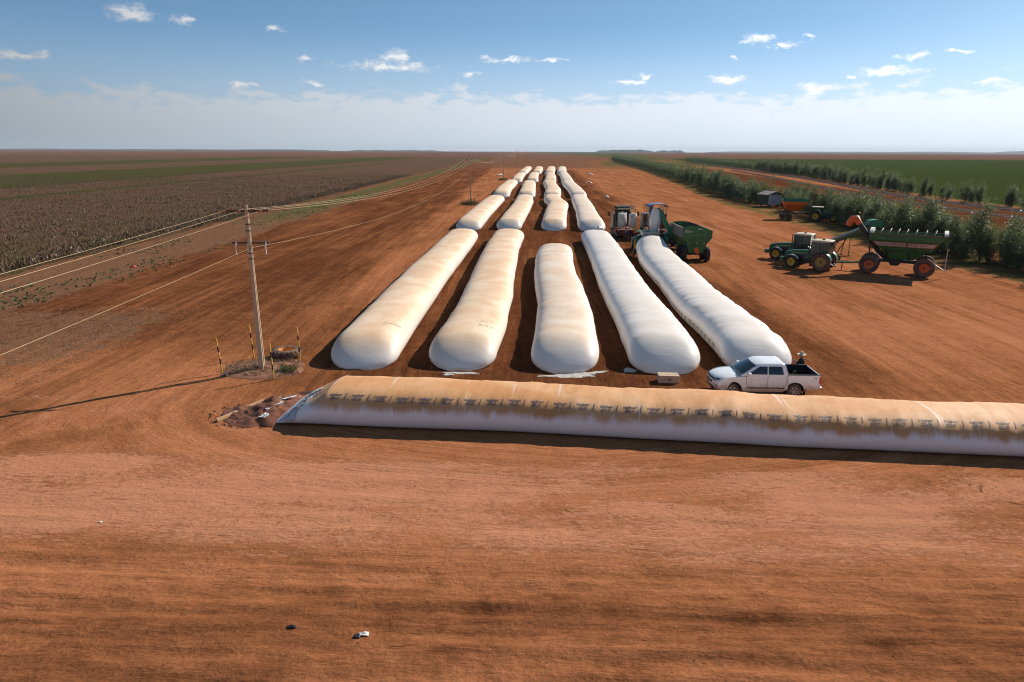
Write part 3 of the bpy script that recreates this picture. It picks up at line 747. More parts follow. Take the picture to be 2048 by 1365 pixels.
def silo_bag(label, pts, material, step=0.3, nv=44, front=2.7, back=1.6, fold=1.0, seed=0, wedge=False, group=None, open_back=False):
    q, Q = smooth_line(pts, step)
    L = q[-1]
    c = Q[:, :2]; tan = np.gradient(c, axis=0); tan /= np.linalg.norm(tan, axis=1)[:, None]
    side = np.stack([tan[:, 1], -tan[:, 0]], 1)
    cur = prof_curve(nv)
    s_f = np.clip(q / front, 0, 1); s_b = np.clip((L - q) / back, 0, 1)
    fh = (1 - (1 - s_f) ** 2.3) ** 0.80 * (1 if open_back else (1 - (1 - s_b) ** 2.4) ** 0.6)
    fh = np.maximum(fh, 0.10)
    wf = np.clip(q / (front * 0.62), 0, 1); wb = np.clip((L - q) / 1.1, 0, 1)
    fw = (0.40 + 0.60 * (1 - (1 - wf) ** 2.2) ** 0.62) * (1 if open_back else (0.45 + 0.55 * (1 - (1 - wb) ** 2.2) ** 0.5))
    if wedge:
        s_w = np.clip(q / 2.6, 0, 1); fh = np.maximum(0.06, s_w ** 0.85 * fh / np.maximum(fh, 1e-3) * 1.0) ; fw = 0.94 + 0.06 * s_w
    W = Q[:, 2] * (1 + 0.035 * fbm(q * .16, q * 0, seed + 2, 2)); Hh = Q[:, 3] * (1 + 0.05 * fbm(q * .13, q * 0 + 3, seed + 4, 2))
    U, V = np.meshgrid(q, np.linspace(0, 1, nv), indexing='ij')
    lx = cur[None, :, 0] * (W * fw / 2)[:, None]; lz = cur[None, :, 1] * (Hh * fh)[:, None]
    arc = np.concatenate([np.zeros((len(q), 1)), np.cumsum(np.hypot(np.diff(lx, axis=1), np.diff(lz, axis=1)), 1)], 1)
    # outward normal of the section
    dx = np.gradient(lx, axis=1); dz = np.gradient(lz, axis=1); nn = np.hypot(dx, dz) + 1e-9
    nx = -dz / nn; nz = dx / nn
    ends = sstep(0.0, 1.5, q)[:, None]
    shoulder = np.exp(-((cur[:, 1] - 0.80) / 0.17) ** 2)[None]
    f1 = fbm(U * 1.5 + 0.6 * vnoise(U * .5, V * 4, seed) + 0.25 * arc, arc * 0.22, seed + 10, 3)
    f1 = f1 + 0.5 * (0.25 - np.abs(vnoise(U * 0.85 + 0.3 * arc, arc * 0.15, seed + 12)))
    f2 = fbm(U * 4.2 + 0.5 * arc, arc * 0.45, seed + 20, 3)
    f0 = fbm(U * 0.33, arc * 0.25, seed + 30, 2)
    disp = fold * (0.036 * f1 * (0.30 + 1.2 * shoulder) + 0.014 * f2 * (0.3 + 1.2 * shoulder) + 0.055 * f0)
    seam = np.minimum(np.abs(q - 2.6), 9)[:, None]
    disp -= 0.045 * np.exp(-(seam / 0.10) ** 2) * np.exp(-((cur[:, 0] - 1.0) / .25) ** 2)[None] * (0 if wedge else 1)
    disp = disp * ends * sstep(0.02, 0.3, cur[:, 1])[None]
    lx = lx + nx * disp; lz = np.maximum(lz + nz * disp, -0.02)
    P = np.zeros((len(q), nv, 3))
    P[..., 0] = c[:, None, 0] + side[:, None, 0] * lx; P[..., 1] = c[:, None, 1] + side[:, None, 1] * lx
    P[..., 2] = lz - 0.02
    if not wedge:      # bulge the nose outwards in plan
        bul = 0.55 * np.clip(1 - q / 1.0, 0, 1)[:, None] * (1 - cur[None, :, 0] ** 2) * (0.35 + 0.65 * (1 - cur[None, :, 1]))
        P[..., 0] -= tan[:, None, 0] * bul; P[..., 1] -= tan[:, None, 1] * bul
    hn = lz / (Q[:, 3])[:, None]
    o = grid_mesh('silo_bag', P, material, attrs=dict(bag_u=U + seed * 31.7, bag_v=V, bag_s=arc, bag_h=hn), uv_rev=True)
    # close the two ends
    me = o.data; nv_ = nv; n0 = len(me.vertices)
    b = Bag(); b.o = o; b.P = P; b.q = q; b.arc = arc; b.nv = nv; b.mid = arc[:, -1] / 2
    ends_mb = []
    if not wedge or True:
        import bmesh
        bm = bmesh.new(); bm.from_mesh(me); bm.verts.ensure_lookup_table()
        try: bm.faces.new([bm.verts[i] for i in range(nv)])
        except ValueError: pass
        if not open_back:
            try: bm.faces.new([bm.verts[(len(q) - 1) * nv + i] for i in range(nv)][::-1])
            except ValueError: pass
        bmesh.ops.recalc_face_normals(bm, faces=bm.faces); bm.to_mesh(me); bm.free()
        me.polygons.foreach_set('use_smooth', [True] * len(me.polygons))
    tag(o, label, 'silo bag', group)
    return b
def on_bag(b, u, a, lift=0.006):
    """point on the bag: u along it (m), a = arc length from the left foot of the section (m)"""
    u = np.asarray(u, float); a = np.asarray(a, float)
    fi = np.clip(np.interp(u, b.q, np.arange(len(b.q))), 0, len(b.q) - 1.001); i = fi.astype(int); fu = (fi - i)[:, None]
    out = []
    def row(ii):
        res = np.zeros((len(u), 3))
        for k in range(len(u)):
            A = b.arc[ii[k]]; j = min(max(int(np.searchsorted(A, a[k])) - 1, 0), b.nv - 2); f = (a[k] - A[j]) / (A[j + 1] - A[j] + 1e-9)
            res[k] = b.P[ii[k], j] * (1 - f) + b.P[ii[k], j + 1] * f
        return res
    p0 = row(i); p1 = row(i + 1); p = p0 * (1 - fu) + p1 * fu
    # lift along an approximate outward normal (away from the bag axis)
    ax = (b.P[i, 0] + b.P[i, -1]) / 2 + np.array([0, 0, 0.55]); d = p - ax; d /= np.linalg.norm(d, axis=1)[:, None]
    return p + d * lift
def print_on(b, vs, fs, u0, a0, du, da, name, m, lift=0.006):
    """map flat lettering: text x runs along vector (du[0], da[0]), y along (du[1], da[1]) in (u, arc)"""
    u = u0 + vs[:, 0] * du[0] + vs[:, 1] * du[1]; a = a0 + vs[:, 0] * da[0] + vs[:, 1] * da[1]
    mb = MB(); mb.add(on_bag(b, u, a, lift), fs)
    return mb.build(name, m, b.o)
def strokes(lines, w=0.03):
    vs = []; fs = []
    for ln in lines:
        for (x0, y0), (x1, y1) in zip(ln[:-1], ln[1:]):
            d = np.hypot(x1 - x0, y1 - y0) + 1e-9; nx, ny = -(y1 - y0) / d * w / 2, (x1 - x0) / d * w / 2; k = len(vs)
            vs += [(x0 + nx, y0 + ny), (x0 - nx, y0 - ny), (x1 - nx, y1 - ny), (x1 + nx, y1 + ny)]; fs.append((k, k + 1, k + 2, k + 3))
    return np.array(vs), fs

def P4(l, h): return [(x, y, w, h) for x, y, w in l]
H1 = 1.72
row_specs = []
bag1 = silo_bag('tan topped silo bag at the left end of the front row, nearest the utility pole',
    P4([(-8.6, 37.0, 4.05), (-8.63, 38.3, 4.05), (-8.62, 39.9, 4.1), (-8.53, 44.8, 4.1), (-8.33, 53.4, 4.15), (-8.0, 64.9, 4.2), (-7.25, 82.3, 4.2), (-6.85, 94.0, 4.2), (-6.8, 96.2, 4.1)], H1), 'bag_tan', fold=0.75, seed=1)
bag2 = silo_bag('tan silo bag second from the left in the front row with painted marks',
    P4([(-2.95, 37.0, 4.05), (-2.9, 38.4, 4.05), (-2.8, 40, 4.05), (-2.41, 44.6, 4.05), (-2.01, 53.5, 4.0), (-1.77, 65, 4.1), (-1.24, 82.5, 4.1), (-.5, 94.5, 4.2), (-.4, 96.3, 4.1)], H1), 'bag_tan', fold=0.95, seed=2)
bag3 = silo_bag('shorter wavy cream silo bag in the middle of the front row',
    P4([(3.0, 36.6, 4.05), (3.02, 37.5, 4.05), (3.18, 39.3, 4.1), (3.42, 42.4, 4.0), (3.72, 46.5, 4.0), (3.95, 51.3, 4.0), (4.02, 57.2, 4.05), (4.03, 63.2, 3.95), (4.39, 71.3, 4.0), (4.93, 78.5, 4.05), (5.05, 80.6, 4.0)], H1), 'bag_pale', fold=1.25, seed=3)
bag4 = silo_bag('whitish silo bag fourth from the left in the front row, behind the cardboard box',
    P4([(8.7, 36.4, 4.1), (8.76, 37.1, 4.1), (8.92, 39.6, 4.15), (9.11, 43.2, 4.1), (9.25, 47.3, 4.05), (9.4, 53.3, 4.05), (9.63, 59, 4.0), (10.11, 67.5, 3.95), (10.79, 79.7, 4.0), (11.34, 92.7, 4.1), (11.42, 95.2, 4.0)], H1), 'bag_white', fold=1.1, seed=4)
bag5 = silo_bag('clean white silo bag being filled by the bagging machine, behind the pickup',
    [(14.15, 36.6, 4.0, 1.75), (14.19, 37.7, 4.05, 1.75), (14.36, 40, 4.1, 1.75), (14.42, 42.4, 4.1, 1.75), (14.5, 49, 4.1, 1.75), (14.55, 53, 4.1, 1.75), (15.18, 60.4, 4.05, 1.75), (15.4, 68.1, 4.0, 1.78), (15.65, 73.2, 3.95, 1.85), (16.0, 76.5, 3.8, 2.1), (16.15, 79, 3.5, 2.45), (16.2, 80.2, 3.4, 2.55)], 'bag_white', fold=1.6, seed=5, open_back=True)
far_bags = dict(
 A2=('silo bag leftmost in the second row, its near end crumpled', [(-6.85, 106.8, 4.1), (-6.84, 109, 4.1), (-6.2, 126.8, 4.2), (-5.2, 147.5, 4.3), (-4.1, 168, 4.3), (-3.95, 171, 4.2)], 'bag_tan'),
 B2=('silo bag second from the left in the second row', [(-.6, 107.6, 4.0), (-.46, 110, 4.0), (.37, 123.7, 4.1), (1.69, 143.3, 4.2), (2.73, 161, 4.2), (3.0, 174.5, 4.1)], 'bag_tan'),
 C2=('kinked cream silo bag third from the left in the second row', [(6.5, 107.5, 4.1), (6.63, 110.3, 4.15), (7.51, 122.3, 4.1), (8.87, 139.3, 4.3), (9.95, 150.9, 4.3), (9.6, 164.4, 4.3), (9.9, 176.5, 4.1)], 'bag_tan'),
 D2=('pale silo bag rightmost in the second row, next to the trucks', [(12.4, 106.3, 4.2), (12.5, 109.2, 4.3), (13.28, 121, 4.0), (14.6, 139.6, 4.0), (15.84, 161.9, 4.1), (16.8, 177, 4.0)], 'bag_pale'),
 A3=('silo bag leftmost in the third row', [(-3.1, 184, 4.5), (-2.98, 187, 4.5), (-2.5, 213, 4.5), (-1.1, 241, 4.6), (-.1, 262, 4.2)], 'bag_tan'),
 B3=('silo bag second from the left in the third row', [(3.6, 182.5, 4.5), (3.8, 185.6, 4.5), (4.8, 213.6, 4.5), (6.1, 256, 4.5)], 'bag_tan'),
 C3=('silo bag third from the left in the third row', [(10.4, 181.5, 4.5), (10.54, 184.2, 4.5), (12.15, 209, 4.5), (13.0, 242, 4.5), (13.5, 264, 4.3)], 'bag_tan'),
 D3=('wrinkled silo bag rightmost in the third row', [(17.3, 182, 4.2), (17.5, 184.7, 4.2), (18.7, 210, 4.4), (19.7, 243, 4.6), (20.7, 265, 4.4)], 'bag_pale'),
 A4=('silo bag leftmost in the fourth row', [(1.5, 273, 4.4), (1.67, 277, 4.4), (2.7, 315, 4.3), (4.7, 358, 4.2)], 'bag_tan'),
 B4=('silo bag second from the left in the fourth row', [(7.8, 274, 4.5), (8.0, 278, 4.5), (9.2, 315.7, 4.5), (11.2, 359, 4.3)], 'bag_tan'),
 C4=('silo bag third from the left in the fourth row', [(14.6, 271, 4.6), (14.74, 274.5, 4.6), (17.2, 316.6, 4.6), (19.2, 360, 4.6)], 'bag_tan'),
 D4=('silo bag rightmost in the fourth row', [(21.2, 272, 4.6), (21.4, 275, 4.6), (23.8, 317, 4.6), (26, 361, 4.6)], 'bag_pale'),
 A5=('silo bag leftmost in the farthest row', [(5.2, 368, 4.6), (5.5, 372, 4.7), (8.4, 432, 5.0), (10.6, 478, 4.6)], 'bag_tan'),
 B5=('silo bag second from the left in the farthest row', [(12.5, 369, 4.7), (12.7, 373, 4.8), (16, 433, 5.1), (18, 479, 5.0)], 'bag_tan'),
 C5=('silo bag third from the left in the farthest row', [(19.4, 370, 5.2), (19.6, 374, 5.3), (23.6, 434.5, 5.3), (26.4, 481, 5.1)], 'bag_tan'),
 D5=('silo bag rightmost in the farthest row', [(25.9, 371, 5.0), (26.1, 375, 5.1), (30.6, 436, 5.2), (33.8, 482, 5.0)], 'bag_pale'))
FB = {}
for k, (lab, pts, m_) in far_bags.items():
    rw = int(k[1]); hh = 1.72 if rw == 2 else (1.85 if rw < 5 else 2.1)
    FB[k] = silo_bag(lab, P4(pts, hh), m_, step=0.5 if rw == 2 else 1.0, nv=32, fold=1.5 if rw == 2 else 2.0, seed=10 + rw * 5 + ord(k[0]), front=2.8, back=2.2)
# the bag lying across the foreground, left end dug in
near_pts = [(-10.75, 30.65), (-8.3, 30.35), (-6.78, 30.15), (-.5, 29.65), (5.0, 28.95), (10.2, 28.35), (11.2, 28.15), (15.3, 27.8), (20.7, 27.25), (27, 26.6), (34, 25.9)]
hs = [1.6, 1.6, 1.62, 1.6, 1.55, 1.68, 1.52, 1.5, 1.5, 1.5, 1.5]
bag_n = silo_bag('long dusty orange silo bag lying across the foreground with a row of printed logos',
    [(x, y, 3.7, h) for (x, y), h in zip(near_pts, hs)], 'bag_near', step=0.13, nv=64, back=1.6, fold=1.25, seed=40, wedge=True)

# lettering
def logo_glyphs():
    v1, f1 = text_mesh('velper', 0.20, 0.30, 0.007); v2, f2 = text_mesh('SILO', 0.185, 0.22, 0.010)
    v1[:, 0] *= 1.12; v2[:, 0] = v2[:, 0] * 1.05 + 0.06; v2[:, 1] -= 0.205
    fb = np.linspace(0, 1, 7); bar = np.concatenate([np.stack([.70 + .07 * fb, -.215 + .385 * fb], 1), np.stack([.735 + .07 * fb, -.215 + .385 * fb], 1)])
    k1 = len(v1); k2 = k1 + len(v2)
    return np.concatenate([v1, v2, bar]), f1 + [tuple(i + k1 for i in f) for f in f2] + [(k2 + i, k2 + 7 + i, k2 + 8 + i, k2 + 1 + i) for i in range(6)]
lv, lf = logo_glyphs()
n_logo = 0
u = 1.75
while u < bag_n.q[-1] - 12:
    # near side of the bag is the right-hand side of its run: arc counted from the far foot
    i = int(np.interp(u, bag_n.q, np.arange(len(bag_n.q)))); tot = bag_n.arc[i, -1]
    print_on(bag_n, lv, lf, u, tot - 1.80 - 0.03 * math.sin(u * .7), (1.0, 0.0), (0.0, -1.0), 'printed_logo', 'faded_ink' if u > 24 else 'ink', 0.012)
    u += 1.005
u = 3.4
while u < 40:
    i = int(np.interp(u, bag5.q, np.arange(len(bag5.q))))
    print_on(bag5, lv[::1] * np.array([1.0, 1.0]), lf, u + 0.7, 0.85, (-1.0, 0.0), (0.0, 1.0), 'printed_logo', 'ink', 0.008)
    u += 1.02
# hand painted marks and faded print
sv, sf = strokes([[(0, 0), (.15, .42), (.3, 0)], [(.42, 0), (.42, .4)], [(.55, .4), (.8, .4), (.62, 0)],
                  [(.28, -.5), (.05, -.5), (.05, -.68), (.28, -.7), (.26, -.9), (0, -.9)], [(.4, -.9), (.5, -.5), (.62, -.9)], [(.75, -.5), (.85, -.5), (.84, -.9), (.7, -.88)]], 0.035)
print_on(bag2, sv, sf, 4.7, bag2.mid[20] + 0.62, (0.0, 1.0), (1.0, 0.0), 'painted_mark', 'faded_ink', 0.008)
tv, tf = strokes([[(k * .13, 0), (k * .13 + .05, .22), (k * .13 + .09, .02)] for k in range(9)] + [[(0, -.28), (.08, -.36), (.16, -.26)], [(.25, -.3), (1.1, -.3)], [(.3, -.24), (.9, -.25)], [(.1, .3), (1.2, .3)], [(.5, .36), (1.15, .34)]], 0.035)
print_on(bag1, tv, tf, 4.2, bag1.mid[20] + 0.62, (0.0, 1.0), (1.0, 0.0), 'painted_mark', 'faded_ink', 0.008)
for bb, a0, u0 in ((bag2, 0.55, 1.1), (bag5, 0.62, 1.2)):
    print_on(bb, lv, lf, u0 + 0.7, a0, (-1.0, 0), (0, 1.0), 'printed_logo', 'ink', 0.008)
for key in ('B2', 'C2'):
    for ln in ([(0, 0), (.12, .5), (.3, .45), (.2, .2)], [(.4, 0), (.5, .45)]):
        sv2, sf2 = strokes([ln], 0.07)
        print_on(FB[key], sv2, sf2, 1.5, 1.4, (0.1, 1.0), (1.0, -0.1), 'painted_mark', 'ink', 0.02)
# ------------------------------------------------------------------ spills of pale residue at the bag ends
M['residue'] = mat('residue', (0.42, 0.40, 0.36), 0.9, var=0.3, scale=4)
M['wet_soil'] = mat('wet_soil', (0.040, 0.016, 0.010), 0.8, var=0.3, scale=3)
def spill(label, cx, cy, rx, ry, seed, m='residue', rot=0.0, lift=0.02):
    n = 72; k = np.arange(n) * 2 * math.pi / n
    rr = 1 + 0.9 * fbm(np.cos(k) * 1.6 + seed, np.sin(k) * 1.6, seed, 4)
    rr2 = rr * (1 + 0.35 * vnoise(k * 6, k * 0, seed + 3))
    P = np.zeros((5, n, 3))
    for j, s in enumerate((0.02, .35, .65, .9, 1.0)):
        x = rx * s * (rr2 if s > .8 else rr) * np.cos(k); y = ry * s * (rr2 if s > .8 else rr) * np.sin(k)
        P[j, :, 0] = cx + x * math.cos(rot) - y * math.sin(rot); P[j, :, 1] = cy + x * math.sin(rot) + y * math.cos(rot)
        P[j, :, 2] = ground_height(P[j, :, 0], P[j, :, 1]) + lift * (1.0 if s < .95 else 0.3)
    o = grid_mesh('spill_patch', P, m, closed_v=True, uv_rev=True)
    return tag(o, label, kind='structure')
spill('pale crusted spill in front of the middle bag', 3.25, 36.15, 1.55, 0.42, 3)
spill('tail of the pale spill right of the middle bag', 4.6, 36.55, 0.8, 0.2, 9, rot=0.4)
spill('thin pale spill under the second bag', -2.75, 36.35, 0.95, 0.16, 5)
spill('small pale spill left of the second bag spill', -3.6, 36.1, 0.28, 0.2, 15)
spill('pale spill at the left foot of the fourth bag', 6.75, 37.0, 0.42, 0.42, 7)
spill('pale patch behind the buried bag end', -10.9, 32.3, 0.75, 0.3, 11)
spill('dark wet patch behind the buried bag end', -10.0, 33.1, 0.75, 0.22, 13, 'wet_soil')
# crumpled plastic tie on the end of a second-row bag and pieces lying on bags
def crumple(label, loc, s, m, seed, name='plastic_scrap', cat='plastic scrap'):
    r = random.Random(seed); mb = MB(); n = 7
    P = np.zeros((n, n, 3)); 
    for i in range(n):
        for j in range(n):
            P[i, j] = ((i / (n - 1) - .5) * s[0] + r.uniform(-.1, .1) * s[0], (j / (n - 1) - .5) * s[1] + r.uniform(-.1, .1) * s[1], s[2] * (r.random() * (1 - abs(i - 3) / 4) + 0.02))
    o = grid_mesh(name, P, m, smooth=False, uv_rev=True); o.location = loc
    sol = o.modifiers.new('thick', 'SOLIDIFY'); sol.thickness = 0.012
    return tag(o, label, cat)
# ================================================================== WHEELS
def wheel(parent, c, r, w, rim_r, rim_mat='yellow', tyre_mat='rubber', lugs=0, name='wheel', face=1, spokes=0, dish=0.25):
    mb = MB()
    pr = [(rim_r, -w * .38), (rim_r * 1.08, -w * .46), (r * .80, -w * .5), (r * .93, -w * .44), (r * .985, -w * .30), (r, 0), (r * .985, w * .30), (r * .93, w * .44), (r * .80, w * .5), (rim_r * 1.08, w * .46), (rim_r, w * .38)]
    mb.lathe(pr, (0, 0, 0), 'Y', 32)
    for k in range(lugs):
        a = 2 * math.pi * k / lugs
        for s in (-1, 1):
            a2 = a + (math.pi / lugs if s > 0 else 0)
            rad = Vector((math.cos(a2), 0, math.sin(a2))); tg = Vector((-math.sin(a2), 0, math.cos(a2)))
            p0 = rad * (r * 0.985) + Vector((0, s * w * .04, 0)) + tg * 0.06 * r; p1 = rad * (r * 0.94) + Vector((0, s * w * .47, 0)) - tg * 0.10 * r
            mb.bar(p0, p1, 0.055 * r, 0.07 * r, up=rad)
    o = mb.build(name, tyre_mat, parent, smooth=True, angle=50, loc=c)
    rb = MB(); f = face
    prr = [(rim_r * 1.02, -f * w * .36), (rim_r * 1.02, f * w * .40), (rim_r * .93, f * w * .42), (rim_r * .86, f * w * (.40 - dish)), (rim_r * .35, f * w * (.36 - dish)), (rim_r * .30, f * w * (.46 - dish)), (0.001, f * w * (.46 - dish))]
    if spokes:
        prr = [(rim_r * 1.02, -f * w * .36), (rim_r * 1.02, f * w * .42), (rim_r * .93, f * w * .44), (rim_r * .88, f * w * .3)]
        rb.lathe(prr, (0, 0, 0), 'Y', 28)
        for k in range(spokes):
            a = 2 * math.pi * k / spokes
            d = Vector((math.cos(a), 0, math.sin(a)))
            rb.bar(d * rim_r * .12 + Vector((0, f * w * .34, 0)), d * rim_r * .92 + Vector((0, f * w * .38, 0)), rim_r * .30, 0.03, up=(0, 1, 0))
        rb.lathe([(rim_r * .22, f * w * .30), (rim_r * .22, f * w * .40), (0.001, f * w * .41)], (0, 0, 0), 'Y', 16)
        rim = rb.build('rim', rim_mat, o, smooth=True, angle=35)
        bk = MB(); bk.lathe([(rim_r * .97, f * w * .12), (0.001, f * w * .12)], (0, 0, 0), 'Y', 24)
        bk.build('brake_disc', 'black_steel', o)
    else:
        rb.lathe(prr, (0, 0, 0), 'Y', 28); rb.build('rim', rim_mat, o, smooth=True, angle=35)
        hb = MB(); hb.lathe([(rim_r * .2, f * w * (.44 - dish)), (rim_r * .18, f * w * (.54 - dish)), (0.001, f * w * (.55 - dish))], (0, 0, 0), 'Y', 14)
        hb.build('hub', 'black_steel', o, smooth=True, angle=35)
    return o

# ================================================================== PICKUP (x forward, rear axle at the origin)
def pickup(label, loc, rz):
    T = thing('pickup_truck', label, 'pickup', loc, rz)
    hw = 0.93
    arch = lambda cx, r, a0, a1, n=12: [(cx + r * math.cos(R(a0 + (a1 - a0) * i / n)), 0.40 + r * math.sin(R(a0 + (a1 - a0) * i / n))) for i in range(n + 1)]
    # cab block and nose: profile swept across the width with plan curvature
    outline = [(0.40, 0.46), (0.40, 1.235), (1.4, 1.225), (2.35, 1.205), (2.66, 1.19), (3.1, 1.165), (3.55, 1.12), (3.85, 1.05), (4.02, 0.95), (4.08, 0.86), (4.11, 0.70), (4.10, 0.55), (4.02, 0.42), (3.80, 0.36)] \
        + [(3.59, 0.38)] + arch(3.096, 0.475, 0, 180) + [(2.60, 0.36), (1.6, 0.36), (0.6, 0.37)]
    sl = [-hw, -hw * .985, -hw * .93, -hw * .62, -hw * .3, 0, hw * .3, hw * .62, hw * .93, hw * .985, hw]
    rgs = []
    for y in sl:
        k = abs(y) / hw; ring = []
        for (x, z) in outline:
            f = max(0, (x - 2.9) / 1.2)
            xx = x - 0.34 * f * k ** 2.6
            zz = z
            if z > 0.9: zz = z - (0.075 * k ** 6 + 0.03 * k ** 2) * (1 if x > 2.5 else 0.8)
            if k > .99:
                xx = x - (0.02 * f); zz = z - (0.05 if z > 1.0 else 0) + (0.02 if z < .5 else 0); xx -= 0.34 * f
            ring.append((xx, y * (1.0 if z < 1.1 else 0.985), zz))
        rgs.append(ring)
    body = MB().rings(rgs).build('cab_body', 'truck_paint', T, smooth=True, angle=38)
    # cabin
    def cabp(x0, x1, hwid, z): return [(x0, -hwid, z), (x1, -hwid, z), (x1, hwid, z), (x0, hwid, z)]
    lev = [(0.40, 2.72, .905, 1.17), (0.40, 2.62, .90, 1.24), (0.44, 2.26, .845, 1.46), (0.50, 1.86, .765, 1.69), (0.56, 1.70, .715, 1.755), (0.66, 1.52, .60, 1.79), (0.80, 1.40, .36, 1.80)]
    rg = []
    for (x0, x1, w_, z) in lev:
        n = 6; ring = []
        for k in range(n + 1):      # right side, front, left side, back with rounded plan
            ring.append((x0 + (x1 - x0) * k / n, -w_ + 0.05 * (k == n) * (z > 1.3), z))
        for k in range(1, n):
            f = k / n * 2 - 1; ring.append((x1 + 0.13 * (1 - f * f) * (1 if z < 1.7 else .6), w_ * f, z + 0.012 * (1 - f * f)))
        for k in range(n + 1): ring.append((x1 + (x0 - x1) * k / n, w_ - 0.05 * (k == 0) * (z > 1.3), z))
        for k in range(1, n):
            f = 1 - k / n * 2; ring.append((x0 - 0.04 * (1 - f * f), w_ * f, z + 0.012 * (1 - f * f)))
        rg.append(ring)
    MB().rings(rg).build('cab_roof', 'truck_paint', T, smooth=True, angle=42)
    def side_w(z):
        zz = [l[3] for l in lev]; return float(np.interp(z, zz, [l[2] for l in lev]))
    def frontx(z): return float(np.interp(z, [l[3] for l in lev], [l[1] for l in lev]))
    def rearx(z): return float(np.interp(z, [l[3] for l in lev], [l[0] for l in lev]))
    def side_pane(name, poly, s):
        # triangulated fan following the tumblehome, 6 mm proud
        vs = []; fs = []
        rows = 5
        zs = np.linspace(poly['z0'], poly['z1'], rows)
        for z in zs:
            xa = np.interp(z, [poly['z0'], poly['z1']], poly['rear']); xb = np.interp(z, [poly['z0'], poly['z1']], poly['front'])
            for k in range(5): vs.append((xa + (xb - xa) * k / 4, s * (side_w(z) + 0.006), z))
        for i in range(rows - 1):
            for k in range(4): fs.append((i * 5 + k, i * 5 + k + 1, (i + 1) * 5 + k + 1, (i + 1) * 5 + k))
        MB().add(vs, fs).build(name, 'glass', T, smooth=True)
    for s in (-1, 1):
        side_pane('door_window', dict(z0=1.262, z1=1.645, rear=(1.42, 1.42), front=(2.40, 1.80)), s)
        side_pane('door_window', dict(z0=1.262, z1=1.65, rear=(.60, .70), front=(1.36, 1.36)), s)
    # windscreen and rear window
    for nm, fx, z0, z1, off in (('windscreen', frontx, 1.235, 1.665, 1), ('rear_window', rearx, 1.30, 1.66, -1)):
        vs = []; fs = []
        for i in range(6):
            z = z0 + (z1 - z0) * i / 5; w_ = side_w(z) * (0.90 if off > 0 else .86)
            for k in range(9):
                f = k / 4 - 1
                bx = (0.13 * (1 - (f * .93) ** 2) * (1 if z < 1.7 else .6)) if off > 0 else -0.04 * (1 - (f * .86) ** 2)
                vs.append((fx(z) + bx + off * 0.022, w_ * f, z + (0.030 if off > 0 else 0.014) * (1 - f * f) + 0.012))
        for i in range(5):
            for k in range(8): fs.append((i * 9 + k, i * 9 + k + 1, (i + 1) * 9 + k + 1, (i + 1) * 9 + k))
        w = MB().add(vs, fs).build(nm, 'glass', T, smooth=True)
        if off > 0:
            MB().bar((2.78, -.1, 1.245), (2.50, -.72, 1.335), .025, .02).bar((2.80, .60, 1.245), (2.62, .05, 1.34), .025, .02).build('wiper', 'black_plastic', w)
            MB().hexa([(2.22, .28, 1.495), (2.22, .02, 1.495), (2.10, .02, 1.56), (2.10, .28, 1.56), (2.235, .28, 1.50), (2.235, .02, 1.50), (2.115, .02, 1.567), (2.115, .28, 1.567)]).build('sticker', 'lamp_lens', w)
    MB().box((2.70, 0, 1.205), (0.22, 1.55, 0.03)).build('cowl', 'black_plastic', T)
    # bed
    for s in (-1, 1):
        poly = [(0.375, 0.46), (0.375, 1.235), (-1.20, 1.245), (-1.22, 1.1), (-1.23, 0.62), (-1.18, 0.50), (-0.56, 0.44)] + arch(0, 0.475, 180, 0) + [(0.49, 0.40)]
        y0, y1 = (s * .925, s * .86)
        b = MB(); n = len(poly)
        vs = [(x, y0 - s * (0.02 if z > 1.15 or z < .5 else 0), z) for x, z in poly] + [(x, y1, z) for x, z in poly]
        b.add(vs, [tuple(range(n)), tuple(range(2 * n - 1, n - 1, -1))] + [(i, i + n, (i + 1) % n + n, (i + 1) % n) for i in range(n)])
        side = b.build('bed_side', 'truck_paint', T)
        MB().box((-.41, s * .885, 1.252), (1.58, .085, .03)).build('rail_cap', 'black_plastic', side)
        MB().box((-.41, s * .853, 1.0), (1.56, .012, .48)).build('liner_panel', 'bed_liner', side)
        MB().box((-.98, s * .931, 1.11), (.14, .006, .025)).build('badge', 'black_plastic', side)
        # lamps
        MB().box((-1.205, s * .895, 1.02), (.075, .10, .40)).build('tail_lamp', 'red_lens', T, bevel=.015)
        hl = MB().add([(3.53, s * .925, .985), (3.99, s * .60, .93), (4.00, s * .56, .80), (3.86, s * .76, .79), (3.66, s * .91, .86), (3.55, s * .86, 1.0), (3.93, s * .56, .955), (3.88, s * .54, .79), (3.74, s * .7, .78), (3.58, s * .85, .85)],
                      [(0, 1, 2, 3, 4), (9, 8, 7, 6, 5), (0, 5, 6, 1), (1, 6, 7, 2), (2, 7, 8, 3), (3, 8, 9, 4), (4, 9, 5, 0)])
        h = hl.build('headlamp', 'black_plastic', T)
        for (xx, yy) in ((3.92, .68), (3.80, .79)):
            MB().lathe([(0.05, 0), (0.05, .03), (.03, .05), (0.001, .05)], (xx, s * yy, .885), 'X', 12).build('lens', 'lamp_lens', h, smooth=True)
        MB().hexa([(3.90, s * .66, .585), (3.90, s * .84, .585), (3.79, s * .84, .585), (3.80, s * .66, .585), (3.93, s * .66, .66), (3.885, s * .84, .66), (3.79, s * .84, .66), (3.80, s * .66, .66)]).build('fog_lamp', 'black_plastic', T)
        # mirror, handles, seams, trim
        mr = MB().box((2.34, s * 1.045, 1.29), (.15, .22, .17)).build('mirror', 'truck_paint', T, bevel=.03)
        MB().bar((2.36, s * .90, 1.24), (2.35, s * 1.0, 1.25), .06, .05).build('mirror_arm', 'black_plastic', mr)
